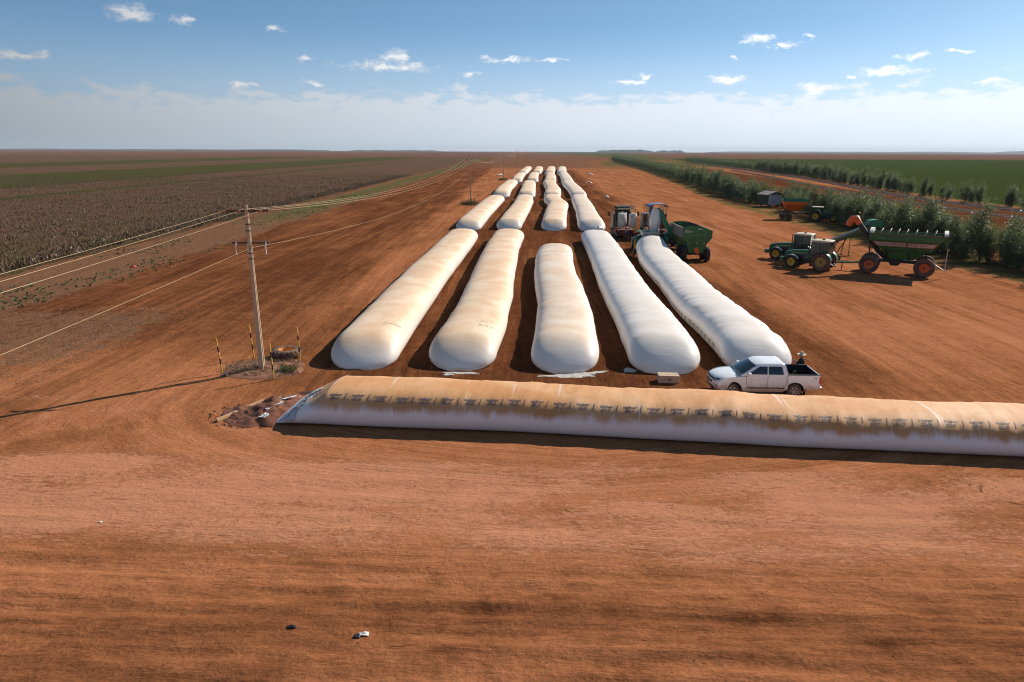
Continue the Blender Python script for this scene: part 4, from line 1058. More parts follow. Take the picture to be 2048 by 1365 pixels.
        for xx in (1.52, .70):
            MB().box((xx, s * .945, 1.09), (.17, .03, .035)).build('door_handle', 'truck_paint', T, bevel=.01)
        for xx, z0, z1, x2 in ((2.42, .48, 1.19, 2.46), (1.39, .48, 1.22, 1.39), (.44, .85, 1.22, .46), (.56, .48, .85, .44)):
            MB().bar((xx, s * .932, z0), (x2, s * .918, z1), .010, .012, up=(1, 0, 0)).build('door_seam', 'black_plastic', T)
        MB().box((1.45, s * .938, .565), (1.82, .022, .05)).build('side_moulding', 'black_plastic', T)
        MB().box((1.55, s * .86, .33), (2.0, .14, .06)).build('side_step', 'black_plastic', T)
        MB().box((-.53, s * .82, .36), (.02, .24, .34)).build('mud_flap', 'black_plastic', T)
        MB().box((2.60, s * .82, .34), (.02, .22, .24)).build('mud_flap', 'black_plastic', T)
        for xx in (0, 3.096):   # dark lining of the wheel housing
            a = arch(xx, .468, 0, 180); 
            MB().rings([[(x, s * .90, z) for x, z in a], [(x, s * .55, z) for x, z in a]], cap=False).build('wheel_housing', 'black_plastic', T)
            MB().prism(a, s * .54, s * .55).build('wheel_housing', 'black_plastic', T)
        for xx in (0, 3.096):
            wheel(T, (xx, s * .79, .375), .375, .25, .215, 'alloy', 'dusty_rubber', face=s, spokes=6)
    MB().box((-.41, 0, .76), (1.6, 1.72, .03)).build('bed_floor', 'bed_liner', T)
    MB().box((-1.205, 0, .98), (.05, 1.72, .52)).build('tailgate', 'truck_paint', T, bevel=.012)
    MB().box((-1.178, 0, .99), (.012, 1.70, .46)).build('tailgate_liner', 'bed_liner', T)
    MB().box((.365, 0, 1.0), (.03, 1.74, .48)).build('bed_front_wall', 'bed_liner', T)
    MB().bar((.33, -.84, 1.27), (.33, .84, 1.27), .05, .05).build('bed_bar', 'black_plastic', T)
    MB().box((-1.28, 0, .56), (.12, 1.74, .16)).build('rear_bumper', 'chrome', T, bevel=.03)
    MB().box((1.5, 0, .42), (5.0, 1.1, .14)).build('chassis', 'black_steel', T)
    # nose
    def nose(y, z): 
        k = abs(y) / hw; base = float(np.interp(z, [.42, .55, .70, .86, .95, 1.05], [4.02, 4.10, 4.11, 4.08, 4.02, 3.85])); return base - 0.34 * max(0, (base - 2.9) / 1.2) * k ** 2.6
    def strip(name, m, y0, z0, z1, off, parent=T, n=12, y00=None):
        vs = []; fs = []
        for k in range(n + 1):
            y = -y0 + 2 * y0 * k / n
            vs += [(nose(y, z0) + off, y, z0), (nose(y, z1) + off, y, z1)]
        for k in range(n): fs.append((2 * k, 2 * k + 2, 2 * k + 3, 2 * k + 1))
        return MB().add(vs, fs).build(name, m, parent, smooth=True)
    g1 = strip('upper_grille', 'black_plastic', .56, .885, .955, .008)
    strip('lower_grille', 'black_plastic', .50, .70, .83, .008)
    strip('bumper_vent', 'black_plastic', .60, .47, .56, .010)
    strip('grille_bar', 'truck_paint', .58, .835, .878, .022)
    MB().box((4.115, 0, .857), (.03, .22, .05)).build('grille_emblem', 'gold', T, bevel=.01)
    return T
PICK = pickup('white double-cab pickup parked behind the foreground bag', (14.25, 33.35, 0.0), R(178.3))
# load in the bed
def lump(name, label, cat, loc, s, m, seed, top=0.35):
    r = random.Random(seed); P = np.zeros((9, 16, 3))
    for i in range(9):
        ph = i / 8 * math.pi / 2
        for k in range(16):
            a = 2 * math.pi * k / 16; q = 1 + top * (r.random() - .5)
            P[i, k] = (s[0] * math.cos(ph) * math.cos(a) * q, s[1] * math.cos(ph) * math.sin(a) * q, s[2] * math.sin(ph) * (1 + top * (r.random() - .5)))
    o = grid_mesh(name, P, m, closed_v=True, uv_rev=True); o.location = loc
    return tag(o, label, cat)
lump('canvas_bundle', 'crumpled beige canvas in the front corner of the pickup bed', 'canvas', (13.62, 32.85, .775), (.26, .26, .42), 'canvas', 3, .3)
lump('rag_bundle', 'small whitish rag lying in the pickup bed', 'rag', (14.55, 32.85, .775), (.22, .12, .30), 'white_litter', 5, .3)
lump('yellow_bundle', 'olive-yellow bundle against the far side of the pickup bed', 'bundle', (14.75, 33.95, .775), (.16, .08, .24), 'olive', 8, .4)

# ================================================================== TRACTORS (x forward, rear axle at origin)
def tractor(label, loc, rz, cab=True, roof_mat='tractor_green', rim='yellow', dual=False, scale=1.0, rr=.95, fr=.70, weights=True, wb=3.05):
    T = thing('tractor', label, 'tractor', loc, rz)
    G = 'tractor_green'
    # bonnet: tapered loft
    rg = []
    for x, hw_, zt, zb in ((1.25, .46, 2.02, 1.05), (2.2, .45, 1.97, 1.05), (3.2, .42, 1.86, 1.0), (3.85, .38, 1.72, .95), (4.05, .33, 1.60, .95)):
        rg.append([(x, -hw_, zb), (x, -hw_, zt - .22), (x, -hw_ * .8, zt - .05), (x, -hw_ * .35, zt), (x, hw_ * .35, zt), (x, hw_ * .8, zt - .05), (x, hw_, zt - .22), (x, hw_, zb)])
    bon = MB().rings(rg).build('bonnet', G, T, smooth=True, angle=30)
    MB().hexa([(4.055, -.31, .97), (4.10, -.30, .97), (4.10, .30, .97), (4.055, .31, .97), (4.055, -.31, 1.52), (4.075, -.29, 1.52), (4.075, .29, 1.52), (4.055, .31, 1.52)]).build('grille', 'black_plastic', T)
    for s in (-1, 1):
        MB().hexa([(1.3, s * .468, 1.68), (3.2, s * .428, 1.56), (3.2, s * .432, 1.56), (1.3, s * .472, 1.68), (1.3, s * .468, 1.74), (3.2, s * .428, 1.60), (3.2, s * .432, 1.60), (1.3, s * .472, 1.74)]).build('stripe', 'yellow', bon)
        MB().hexa([(2.0, s * .452, 1.06), (3.35, s * .42, 1.02), (3.35, s * .43, 1.02), (2.0, s * .462, 1.06), (1.75, s * .458, 1.50), (3.25, s * .425, 1.42), (3.25, s * .435, 1.42), (1.75, s * .468, 1.50)]).build('engine_grille', 'black_steel', bon)
        MB().box((4.06, s * .2, 1.45), (.06, .12, .10)).build('headlamp', 'lamp_lens', T)
    MB().box((1.9, 0, .80), (4.0, .50, .42)).box((0, 0, .95), (.9, .7, .6)).bar((wb, -.75, fr * .95), (wb, .75, fr * .95), .2, .2).bar((0, -1.0 if not dual else -1.5, rr * .95), (0, 1.0 if not dual else 1.5, rr * .95), .22, .22).build('chassis', 'black_steel', T)
    if weights:
        MB().box((4.35, 0, .80), (.5, .75, .42)).build('front_weights', G, T, bevel=.06)
        MB().bar((4.5, -.2, 1.08), (4.9, -.2, 1.10), .04, .03).build('weight_bracket', 'black_steel', T)
    for s in (-1, 1):
        wheel(T, (0, s * .98, rr), rr, .52, rr * .56, rim, 'dusty_rubber' if rim.startswith('dusty') else 'rubber', 20, face=s)
        if dual: wheel(T, (0, s * 1.56, rr), rr, .52, rr * .56, rim, 'rubber', 20, face=s)
        wheel(T, (wb, s * .92, fr), fr, .40, fr * .58, rim if not rim.startswith('dusty') else 'yellow', 'rubber', 18, face=s)
        # fenders
        a = [(math.cos(R(t)) * (rr + .10), rr + math.sin(R(t)) * (rr + .10)) for t in range(10, 171, 16)]
        MB().rings([[(x, s * .66, z) for x, z in a] + [(x * .96, s * .66, z - .05) for x, z in a[::-1]], [(x, s * 1.22, z) for x, z in a] + [(x * .96, s * 1.22, z - .05) for x, z in a[::-1]]]).build('fender', G, T, smooth=True, angle=40)
        a = [(wb + math.cos(R(t)) * (fr + .08), fr + math.sin(R(t)) * (fr + .08)) for t in range(70, 151, 16)]
        MB().rings([[(x, s * .74, z) for x, z in a] + [(x, s * .74, z - .04) for x, z in a[::-1]], [(x, s * 1.10, z) for x, z in a] + [(x, s * 1.10, z - .04) for x, z in a[::-1]]]).build('front_fender', 'white_paint' if cab else G, T)
        MB().bar((1.05, s * .8, .45), (1.05, s * .8, 1.0), .04, .3).box((1.05, s * .82, .45), (.35, .3, .04)).box((1.05, s * .82, .75), (.35, .3, .04)).build('steps', 'black_steel', T)
    if cab:
        z0, z1 = 1.30, 2.98
        posts = [(1.30, .62), (1.30, -.62), (.35, .80), (.35, -.80), (-.55, .76), (-.55, -.76)]
        for (x, y) in posts: MB().bar((x, y, z0), (x - (.06 if x > 1 else 0), y * .96, z1), .085, .085).build('cab_post', G, T)
        MB().box((.38, 0, 1.32), (1.8, 1.45, .25)).box((-.55, 0, 1.62), (.06, 1.4, .5)).build('cab_base', G, T)
        def pane(a, b, zz0, zz1):
            MB().hexa([(a[0], a[1], zz0), (b[0], b[1], zz0), (b[0] * .995, b[1] * .985, zz0), (a[0] * .995, a[1] * .985, zz0), (a[0] - .04, a[1] * .97, zz1), (b[0] - .02, b[1] * .97, zz1), (b[0] - .03, b[1] * .955, zz1), (a[0] - .05, a[1] * .955, zz1)]).build('cab_window', 'cab_glass', T)
        for s in (-1, 1):
            pane((1.27, s * .65), (.40, s * .80), 1.44, 2.92); pane((.30, s * .80), (-.50, s * .76), 1.75, 2.92)
        pane((1.31, -.57), (1.31, .57), 1.44, 2.92); pane((-.56, -.70), (-.56, .70), 1.9, 2.92)
        rgr = []
        for x, w_, za, zb in ((-.66, .70, 2.98, 3.08), (-.58, .82, 2.95, 3.15), (.3, .86, 2.95, 3.18), (1.20, .80, 2.95, 3.15), (1.30, .68, 2.98, 3.08)):
            rgr.append([(x, -w_, za), (x, -w_, zb - .05), (x, -w_ * .85, zb), (x, w_ * .85, zb), (x, w_, zb - .05), (x, w_, za)])
        rf = MB().rings(rgr).build('cab_roof', roof_mat, T, smooth=True, angle=30)
        for s in (-1, 1): [MB().box((xx, s * .55, 3.03), (.05, .18, .10)).build('work_lamp', 'lamp_lens', rf) for xx in (1.32, -.68)]
        MB().lathe([(.16, 3.20), (.15, 3.27), (.05, 3.30), (0.001, 3.30)], (.2, .2, 0), 'Z', 14).build('roof_dome', 'black_plastic', rf)
        MB().box((.2, 0, 1.65), (.5, .5, .5)).box((-.05, 0, 2.05), (.14, .5, .7)).build('seat', 'black_plastic', T)
        MB().tube([(1.45, .62, 1.5), (1.45, .62, 2.9)], .055, 10).tube([(1.45, .62, 2.9), (1.38, .62, 3.05)], .04, 8).build('exhaust', 'black_steel', T, smooth=True)
    else:
        for (x, y) in ((-.45, .62), (-.45, -.62), (.75, .60), (.75, -.60)): MB().bar((x, y, 1.3), (x, y, 2.52), .07, .07).build('canopy_post', 'black_steel', T)
        MB().hexa([(-.75, -.85, 2.50), (1.15, -.85, 2.50), (1.15, .85, 2.50), (-.75, .85, 2.50), (-.68, -.78, 2.62), (1.08, -.78, 2.62), (1.08, .78, 2.62), (-.68, .78, 2.62)]).build('canopy', roof_mat, T)
        MB().box((.15, 0, 1.35), (.5, .55, .15)).box((-.12, 0, 1.6), (.12, .5, .5)).build('seat', 'black_plastic', T)
        MB().tube([(.95, 0, 1.6), (.72, 0, 1.85)], .03, 8).lathe([(.2, 1.84), (.22, 1.86), (.2, 1.88)], (.72, 0, 0), 'Z', 16, closed=True).build('steering_wheel', 'black_plastic', T)
        MB().tube([(1.9, .25, 1.9), (1.9, .25, 2.6)], .045, 8).build('exhaust', 'black_steel', T)
    MB().bar((-.2, 0, .62), (-1.25, 0, .52), .16, .08).bar((-.6, .42, .9), (-1.1, .42, .6), .07).bar((-.6, -.42, .9), (-1.1, -.42, .6), .07).build('hitch', 'black_steel', T)
    if scale != 1.0: T.scale = (scale, scale, scale)
    return T
ha = R(138)
# rear near wheel stands at (32.2, 70.9); the axle centre lies 0.98 m away from the camera side
na = Vector((math.cos(ha), math.sin(ha), 0)); la = Vector((na.y, -na.x, 0))
TRA = tractor('dusty green cab tractor hitched to the long grain cart on the right', (32.2 + la.x * .98, 70.9 + la.y * .98, 0), ha, roof_mat='cream', rim='dusty_yellow')
TRB = tractor('darker green cab tractor parked behind the front one, cream roof and tall exhaust', (33.4, 77.6, 0), R(140), roof_mat='cream')
TRC = tractor('green tractor with open canopy powering the bagging machine', (16.3, 84.4, 0), R(90), cab=False, roof_mat='bright_green', weights=False)
TRD = tractor('green tractor with dual wheels pulling the grain cart beside the bagging machine', (20.4, 87.3, 0), R(92), cab=False, roof_mat='bright_green', dual=True, weights=False)
TRE = tractor('small green tractor with pale canopy parked against the saplings by the orange cart', (54.6, 124.6, 0), R(-28), cab=False, roof_mat='cream', weights=False)

# ================================================================== LONG GRAIN CART (x forward from the rear axle, near side is +y... heading 149 deg)
hc = R(149.2)
def rect_ring(x0, x1, hw_, z): return [(x0, -hw_, z), (x1, -hw_, z), (x1, hw_, z), (x0, hw_, z)]
def hollow_box(levels, wall=0.05):
    """open-topped bin: outer loft down, then back up inside"""
    rg = [rect_ring(*l) for l in levels] + [rect_ring(l[0] + wall, l[1] - wall, l[2] - wall, l[3] + (0.0 if i else 0.06)) for i, l in reversed(list(enumerate(levels)))][::-1][::-1]
    return rg
def bin_mesh(levels, wall=0.05):     # levels bottom -> top (x0, x1, halfwidth, z)
    outer = [rect_ring(*l) for l in levels]
    inner = [rect_ring(l[0] + wall, l[1] - wall, l[2] - wall, l[3] if i else l[3] + .08) for i, l in enumerate(levels)][::-1]
    mb = MB(); mb.rings(outer + inner, cap=True); return mb
def long_cart(label, loc, rz):
    T = thing('grain_cart', label, 'grain cart', loc, rz)
    G = 'cart_green'
    lev = [(1.1, 3.45, .35, 1.50), (-.25, 3.95, .80, 2.42), (-1.15, 5.2, 1.42, 3.52), (-1.60, 5.28, 1.45, 4.12)]
    bn = bin_mesh(lev).build('bin', G, T)
    s = 1   # camera side is local +y? chosen by caller through rotation: build both sides
    for s in (-1, 1):
        # printed white panels on the sloping side
        def sp(x, f): # f: 0 at z 2.42, 1 at 3.52
            return (x, s * (.80 + .62 * f + .012), 2.42 + 1.10 * f)
        for nm, a0, a1, b0, b1 in (('printed_panel', 4.84, 4.36, 1.86, 1.86), ('printed_panel', 1.76, 1.76, -.84, -.46)):
            q = [sp(a1, .42), sp(a0, .80), sp(b0, .80), sp(b1, .42)]
            pn = MB().add(q, [(0, 1, 2, 3) if s > 0 else (3, 2, 1, 0)]).build(nm, 'stripe_white', T)
            bd = MB()
            for i in range(4):
                A = Vector(q[i]); B = Vector(q[(i + 1) % 4]); bd.bar(A + Vector((0, s * .004, 0)), B + Vector((0, s * .004, 0)), .05, .008, up=(0, s * .87, -.49))
            bd.build('panel_border', 'stripe_red', pn)
        if True:
            for body, x0, size, m_, f0 in (('JANDELA DONEL GROVE', 4.28, .30, 'ink', .545), ('Inox', .62, .30, 'stripe_red', .545)):
                tv_, tf_ = text_mesh(body, size, .15, .006)
                dirx = -1 if s < 0 else -1
                if s > 0: pts = [sp(x0 - x, f0 + y / 1.26) for x, y in tv_]
                else: pts = [sp(x0 - tv_[:, 0].max() + x, f0 + y / 1.26) for x, y in tv_]
                pts = [(p[0], p[1] + s * .008, p[2]) for p in pts]
                MB().add(pts, tf_).build('lettering', m_, T)
        for x in (3.55, 1.55, .05):
            MB().bar((x, s * .80, 2.44), (x - .1, s * .42, 1.35), .10, .10).build('strut', 'black_steel', T)
        MB().bar((-.3, s * .79, 2.40), (4.0, s * .79, 2.40), .10, .12).build('bin_rail', 'black_steel', T)
        MB().bar((-1.66, s * 1.47, 4.13), (5.32, s * 1.47, 4.13), .06, .07).build('rim_rail', 'rust', T)
        for x in (0, 4.93):
            wheel(T, (x, s * 1.28, .95), .95, .62, .46, 'orange', 'dusty_rubber', 0, face=s)
    MB().bar((-.9, -.45, 1.28), (5.0, -.45, 1.28), .16, .22).bar((-.9, .45, 1.28), (5.0, .45, 1.28), .16, .22).bar((0, -1.2, .95), (0, 1.2, .95), .2, .2).bar((4.93, -1.2, .95), (4.93, 1.2, .95), .2, .2) \
        .bar((0, -.45, .95), (0, -.45, 1.3), .2, .2).bar((0, .45, .95), (0, .45, 1.3), .2, .2).bar((4.93, -.45, .95), (4.93, -.45, 1.3), .2, .2).bar((4.93, .45, .95), (4.93, .45, 1.3), .2, .2).build('frame', 'black_steel', T)
    MB().bar((5.0, -.4, 1.0), (7.9, 0, .68), .12, .14).bar((5.0, .4, 1.0), (7.9, 0, .68), .12, .14).build('drawbar', 'cart_green', T)
    MB().tube([(7.5, .15, .65), (7.5, .15, 0)], .05, 8).build('stand_leg', 'black_steel', T)
    MB().hexa([(2.3, -.3, .85), (3.0, -.3, .85), (3.0, .3, .85), (2.3, .3, .85), (1.9, -.36, 1.52), (3.5, -.36, 1.52), (3.5, .36, 1.52), (1.9, .36, 1.52)]).build('discharge_gate', 'black_steel', T)
    # unloading auger at the front
    au = MB().tube([(3.2, 0, 1.25), (4.3, .05, 2.2), (6.55, .15, 5.15)], [.22, .25, .25], 14).build('auger_tube', 'black_steel', T, smooth=True, angle=50)
    MB().tube([(6.35, .14, 4.85), (6.75, .16, 5.42), (7.05, .17, 5.35), (7.3, .18, 5.0), (7.42, .18, 4.65)], [.27, .34, .36, .33, .28], 14).build('auger_spout', 'orange', T, smooth=True, angle=60)
    MB().bar((5.05, -.3, 1.2), (5.2, -.3, 3.4), .08).bar((5.05, .4, 1.2), (5.2, .4, 3.4), .08).bar((5.1, -.3, 2.3), (4.2, -.3, 1.3), .07).build('auger_support', 'black_steel', T)
    # tarp bows and end caps on the rim
    for i, x in enumerate((4.25, 3.5, 2.75, 2.0, 1.2, .35, -.45)):
        P_ = [(x, 1.46, 4.15), (x - .02, 1.42, 4.32), (x - .08, 1.25, 4.44), (x - .12, .6, 4.52), (x - .14, 0, 4.55), (x - .12, -.6, 4.52), (x - .08, -1.25, 4.44), (x - .02, -1.42, 4.32), (x, -1.46, 4.15)]
        MB().tube(P_, .025, 6).build('tarp_bow', 'tank_white', T)
    for x in (5.08, -1.42):
        q = [(x, math.cos(R(a)) * 1.46, 4.15 + math.sin(R(a)) * .42) for a in range(0, 181, 15)]
        MB().rings([[(p_[0] - .17, p_[1], p_[2]) for p_ in q], [(p_[0] + .17, p_[1], p_[2]) for p_ in q]]).build('tarp_cap', 'tank_white', T)
    # ladder at the tail
    lad = MB().bar((-1.75, .95, .45), (-1.75, .95, 2.9), .05).bar((-1.75, .60, .45), (-1.75, .60, 2.9), .05).bar((-.9, .5, 1.25), (-1.75, .78, .75), .07)
    for k in range(8): lad.bar((-1.75, .60, .6 + k * .3), (-1.75, .95, .6 + k * .3), .035)
    lad.build('ladder', 'tank_white', T)
    return T
ncam = Vector((math.sin(hc), -math.cos(hc), 0))     # to the left-hand... side facing away from +heading
d_ = Vector((math.cos(hc), math.sin(hc), 0)); far_n = Vector((d_.y, -d_.x, 0))   # right of heading = away from the camera
LC = long_cart('long green grain cart with white printed stripe and black auger on the right', (40.9 + far_n.x * 1.28, 67.3 + far_n.y * 1.28, 0), hc)

# conveyor / grain extractor standing behind the long cart
def extractor(label):
    T = thing('belt_conveyor', label, 'conveyor', (36.0, 79.0, 0), 0)
    def L(p): return (p[0] - 36.0, p[1] - 79.0, p[2])
    a = Vector(L((33.6, 77.5, 1.2))); b = Vector(L((42.3, 81.0, 3.75)))
    MB().bar(a, b, .75, .38).build('belt_trough', 'belt_green', T)
    MB().bar(a + Vector((0, 0, .26)), b + Vector((0, 0, .26)), .5, .05).build('belt', 'black_plastic', T)
    d = b - a
    low = a + d * .12; midp = a + d * .55
    for s in (-1, 1):
        n = Vector((-d.y, d.x, 0)).normalized() * .55 * s
        MB().bar(a + d * .30 + n * .6, Vector((a.x + 2.9, a.y + 1.0, .45)) + n, .08).build('leg', 'belt_green', T)
        MB().bar(a + d * .36 + n * .6, Vector((a.x + 3.3, a.y + 1.1, .45)) + n, .08).build('leg', 'belt_green', T)
        MB().bar(a + d * .58 + n * .6, Vector((a.x + 3.0, a.y + 1.0, .45)) + n, .08).build('leg', 'belt_green', T)
        MB().bar(a + d * .62 + n * .6, Vector((a.x + 4.9, a.y + 1.5, .45)) + n, .08).build('leg', 'belt_green', T)
        MB().bar(Vector((a.x + 1.5, a.y + .5, .5)) + n, Vector((a.x + 5.2, a.y + 1.6, .5)) + n, .09).build('base_rail', 'belt_green', T)
        wheel(T, (a.x + 3.4 + n.x * 1.4, a.y + 1.2 + n.y * 1.4, .32), .32, .2, .17, 'yellow', 'rubber', face=s)
        wheel(T, (a.x + .5 + n.x, a.y + .2 + n.y, .28), .28, .18, .15, 'yellow', 'rubber', face=s)
    MB().bar(a + Vector((-.3, -.1, -.5)), a + d * .1, .9, .5).build('intake', 'belt_green', T)
    rgs = []
    for k in range(9):
        t_ = math.pi * k / 8; rgs.append((math.cos(t_), math.sin(t_)))
    q = [(-.75, 0.0)] + [(-.75 * c, .38 + .28 * s_) for c, s_ in rgs] + [(.75, 0.0)]
    MB().rings([[(b.x + .1 + x, b.y - .55, b.z - .15 + z * 1.3) for x, z in q], [(b.x + .1 + x, b.y + .55, b.z - .15 + z * 1.3) for x, z in q]]).build('head_hood', 'bright_green', T, smooth=True, angle=30)
    MB().bar(a + d * .75 + Vector((0, -.3, .25)), b + Vector((-.8, -.3, .9)), .05).build('stay', 'belt_green', T)
    return T
extractor('green inclined belt conveyor with rounded hood behind the long grain cart')
lump('grain_heap', 'small heap of spilled yellow grain behind the front tractor', 'grain heap', (36.2, 78.0, -.02), (1.5, .9, .28), 'grain', 31, .15)
# ================================================================== GREEN GRAIN CART BESIDE THE BAGGING MACHINE (faces away, +y)
def hopper_cart(label):
    T = thing('grain_cart', label, 'grain cart', (20.7, 76.6, 0), 0)       # local: x right, y away, tail face at y=0
    G = 'cart_green'; Lc = 6.2
    def ring(xl, xr, y0, y1, z): return [(xl, y0, z), (xr, y0, z), (xr, y1, z), (xl, y1, z)]
    lev = [(-.85, .80, .25, Lc - 1.2, .98), (-1.15, 1.10, .08, Lc - .5, 2.05), (-1.70, 1.62, 0, Lc, 2.68), (-1.70, 1.62, 0, Lc, 3.50)]
    outer = [ring(*l) for l in lev]; inner = [ring(l[0] + .05, l[1] - .05, l[2] + .05, l[3] - .05, l[4] + (.1 if i == 0 else 0)) for i, l in enumerate(lev)][::-1]
    MB().rings(outer + inner).build('bin', G, T)
    # arched end walls
    for y0, y1 in ((-.012, .05), (Lc - .05, Lc + .012)):
        q = [(-1.70, 3.45), (1.62, 3.45), (1.62, 3.52), (1.1, 3.72), (.5, 3.90), (-.2, 3.98), (-.9, 3.97), (-1.4, 3.90), (-1.70, 3.80)]
        MB().prism(q, y0, y1).build('end_wall', G, T)
    MB().hexa([(-1.76, 0, 2.78), (-1.705, 0, 2.78), (-1.705, Lc, 2.78), (-1.76, Lc, 2.78), (-1.76, 0, 3.84), (-1.705, 0, 3.84), (-1.705, Lc, 3.84), (-1.76, Lc, 3.84)]).build('side_board', 'grey_panel', T)
    MB().bar((-1.74, -.02, 3.86), (-1.74, Lc, 3.86), .06, .05).bar((1.62, -.02, 3.53), (1.62, Lc, 3.53), .06, .05).build('rim_rail', 'cream', T)
    for k in range(6):
        y = .6 + k * 1.0; z = 3.55
        MB().tube([(-1.70, y, 3.8), (-.9, y, 3.92), (-.2, y, 3.93), (.5, y, 3.86), (1.62, y, 3.5)], .022, 6).build('tarp_bow', 'dark_tarp', T)
    # lettering
    for body, x0, z0, size, m_, sh in (('Stara', -1.52, 3.32, .42, 'white_print', .3), ('Stara', -.05, 3.62, .26, 'white_print', .3), ('Reboke Ninja 19000', -1.05, 2.95, .24, 'faded_print', .3)):
        v_, f_ = text_mesh(body, size, sh, .006); MB().add([(x0 + x, -.020, z0 + z) for x, z in v_], f_).build('lettering', m_, T)
    for x in (-1.0, -.05, .78):
        rf = MB().box((x, -.01 if False else -.028 + .05, 2.13), (.16, .03, .06)).build('reflector', 'tank_white', T)
        MB().box((x + .14, -.028 + .05, 2.13), (.12, .03, .06)).build('reflector_red', 'red_lens', rf)
    a = [(math.cos(R(t)) * .30, math.sin(R(t)) * .38) for t in range(0, 360, 24)]
    MB().rings([[(-.02 + x * (1.0 if z > 0 else .85) + (.12 if z < -.1 else 0), .03, 1.28 + z) for x, z in a], [(-.02 + x * (1.0 if z > 0 else .85) + (.12 if z < -.1 else 0), .22, 1.28 + z) for x, z in a]]).build('discharge_cover', 'orange', T)
    MB().bar((-.6, .4, .95), (-.6, 7.8, .80), .16, .2).bar((.55, .4, .95), (.55, 7.8, .80), .16, .2).bar((-1.2, .7, .82), (1.2, .7, .82), .18, .18).bar((-1.2, 2.3, .82), (1.2, 2.3, .82), .18, .18).build('frame', 'black_steel', T)
    MB().bar((-.5, 6.0, .9), (0, 9.4, .6), .14).bar((.5, 6.0, .9), (0, 9.4, .6), .14).build('drawbar', 'black_steel', T)
    for s in (-1, 1):
        for y in (.65, 2.35):
            o = wheel(T, (s * 1.32, y, .83), .83, .50, .42, 'rust', 'rubber', 16, face=-s)
            o.rotation_euler = (0, 0, R(90)); 
            for ch in o.children: pass
    # auger swung out over the bagging machine
    p0 = Vector((-1.72, 5.2, 2.55)); p1 = Vector((-3.55, 5.4, 5.55))
    MB().bar(p0, p1, .50, .50, up=(0, 1, 0)).build('auger_housing', 'bright_green', T)
    MB().tube([(-.6, 5.2, 1.4), p0], .24, 10).build('auger_base', G, T)
    # cloth sleeve hanging from the auger
    n = 24; P = np.zeros((14, n, 3)); r_s = random.Random(4)
    for i in range(14):
        f = i / 13; z = 5.45 - 2.75 * f
        rad = .38 + .32 * math.sin(min(1, f * 1.25) * math.pi * .75) ** 1.0 - .10 * f
        for k in range(n):
            a_ = 2 * math.pi * k / n
            q = rad * (1 + .10 * math.sin(a_ * 5 + f * 3) + .06 * math.sin(a_ * 9 - f * 5))
            P[i, k] = (-3.70 - .12 * f + q * math.cos(a_), 5.4 + q * math.sin(a_), z)
    grid_mesh('cloth_sleeve', P, 'sleeve', T, closed_v=True)
    return T
HC = hopper_cart('green hopper grain cart with its auger raised over the bagging machine')

# ------------------------------------------------------------------ bagging machine
def bagger(label):
    T = thing('bagging_machine', label, 'bagger', (16.25, 80.6, 0), 0)
    q = [(math.cos(R(t)) * 1.55, .95 + math.sin(R(t)) * 1.45) for t in range(-35, 216, 12)]
    MB().rings([[(x, -.9, z) for x, z in q] + [(x * .96, -.9, .95 + (z - .95) * .96) for x, z in q[::-1]], [(x, .9, z) for x, z in q] + [(x * .96, .9, .95 + (z - .95) * .96) for x, z in q[::-1]]]).build('tunnel', 'grey_steel', T, smooth=True, angle=40)
    lev = [(-.45, .45, .2, 1.0, 1.9), (-.92, .98, -.15, 1.5, 2.40), (-.98, 1.05, -.2, 1.6, 2.95)]
    ring = lambda l: [(l[0], l[2], l[4]), (l[1], l[2], l[4]), (l[1], l[3], l[4]), (l[0], l[3], l[4])]
    inn = [[(l[0] + .04, l[2] + .04, l[4]), (l[1] - .04, l[2] + .04, l[4]), (l[1] - .04, l[3] - .04, l[4]), (l[0] + .04, l[3] - .04, l[4])] for l in lev][::-1]
    MB().rings([ring(l) for l in lev] + inn).build('hopper', 'grey_steel', T)
    MB().bar((-.98, .1, .4), (-.98, .1, 2.5), .08).bar((1.0, .1, .4), (1.0, .1, 2.5), .08).bar((0, .9, .55), (0, 2.9, .55), .14).build('frame', 'bright_green', T)
    for s in (-1, 1):
        o = wheel(T, (s * 1.72, .9, .40), .40, .24, .2, 'yellow', 'rubber', face=-s); o.rotation_euler = (0, 0, R(90))
    return T
bagger('grey bagging machine with square hopper at the open end of the white bag')

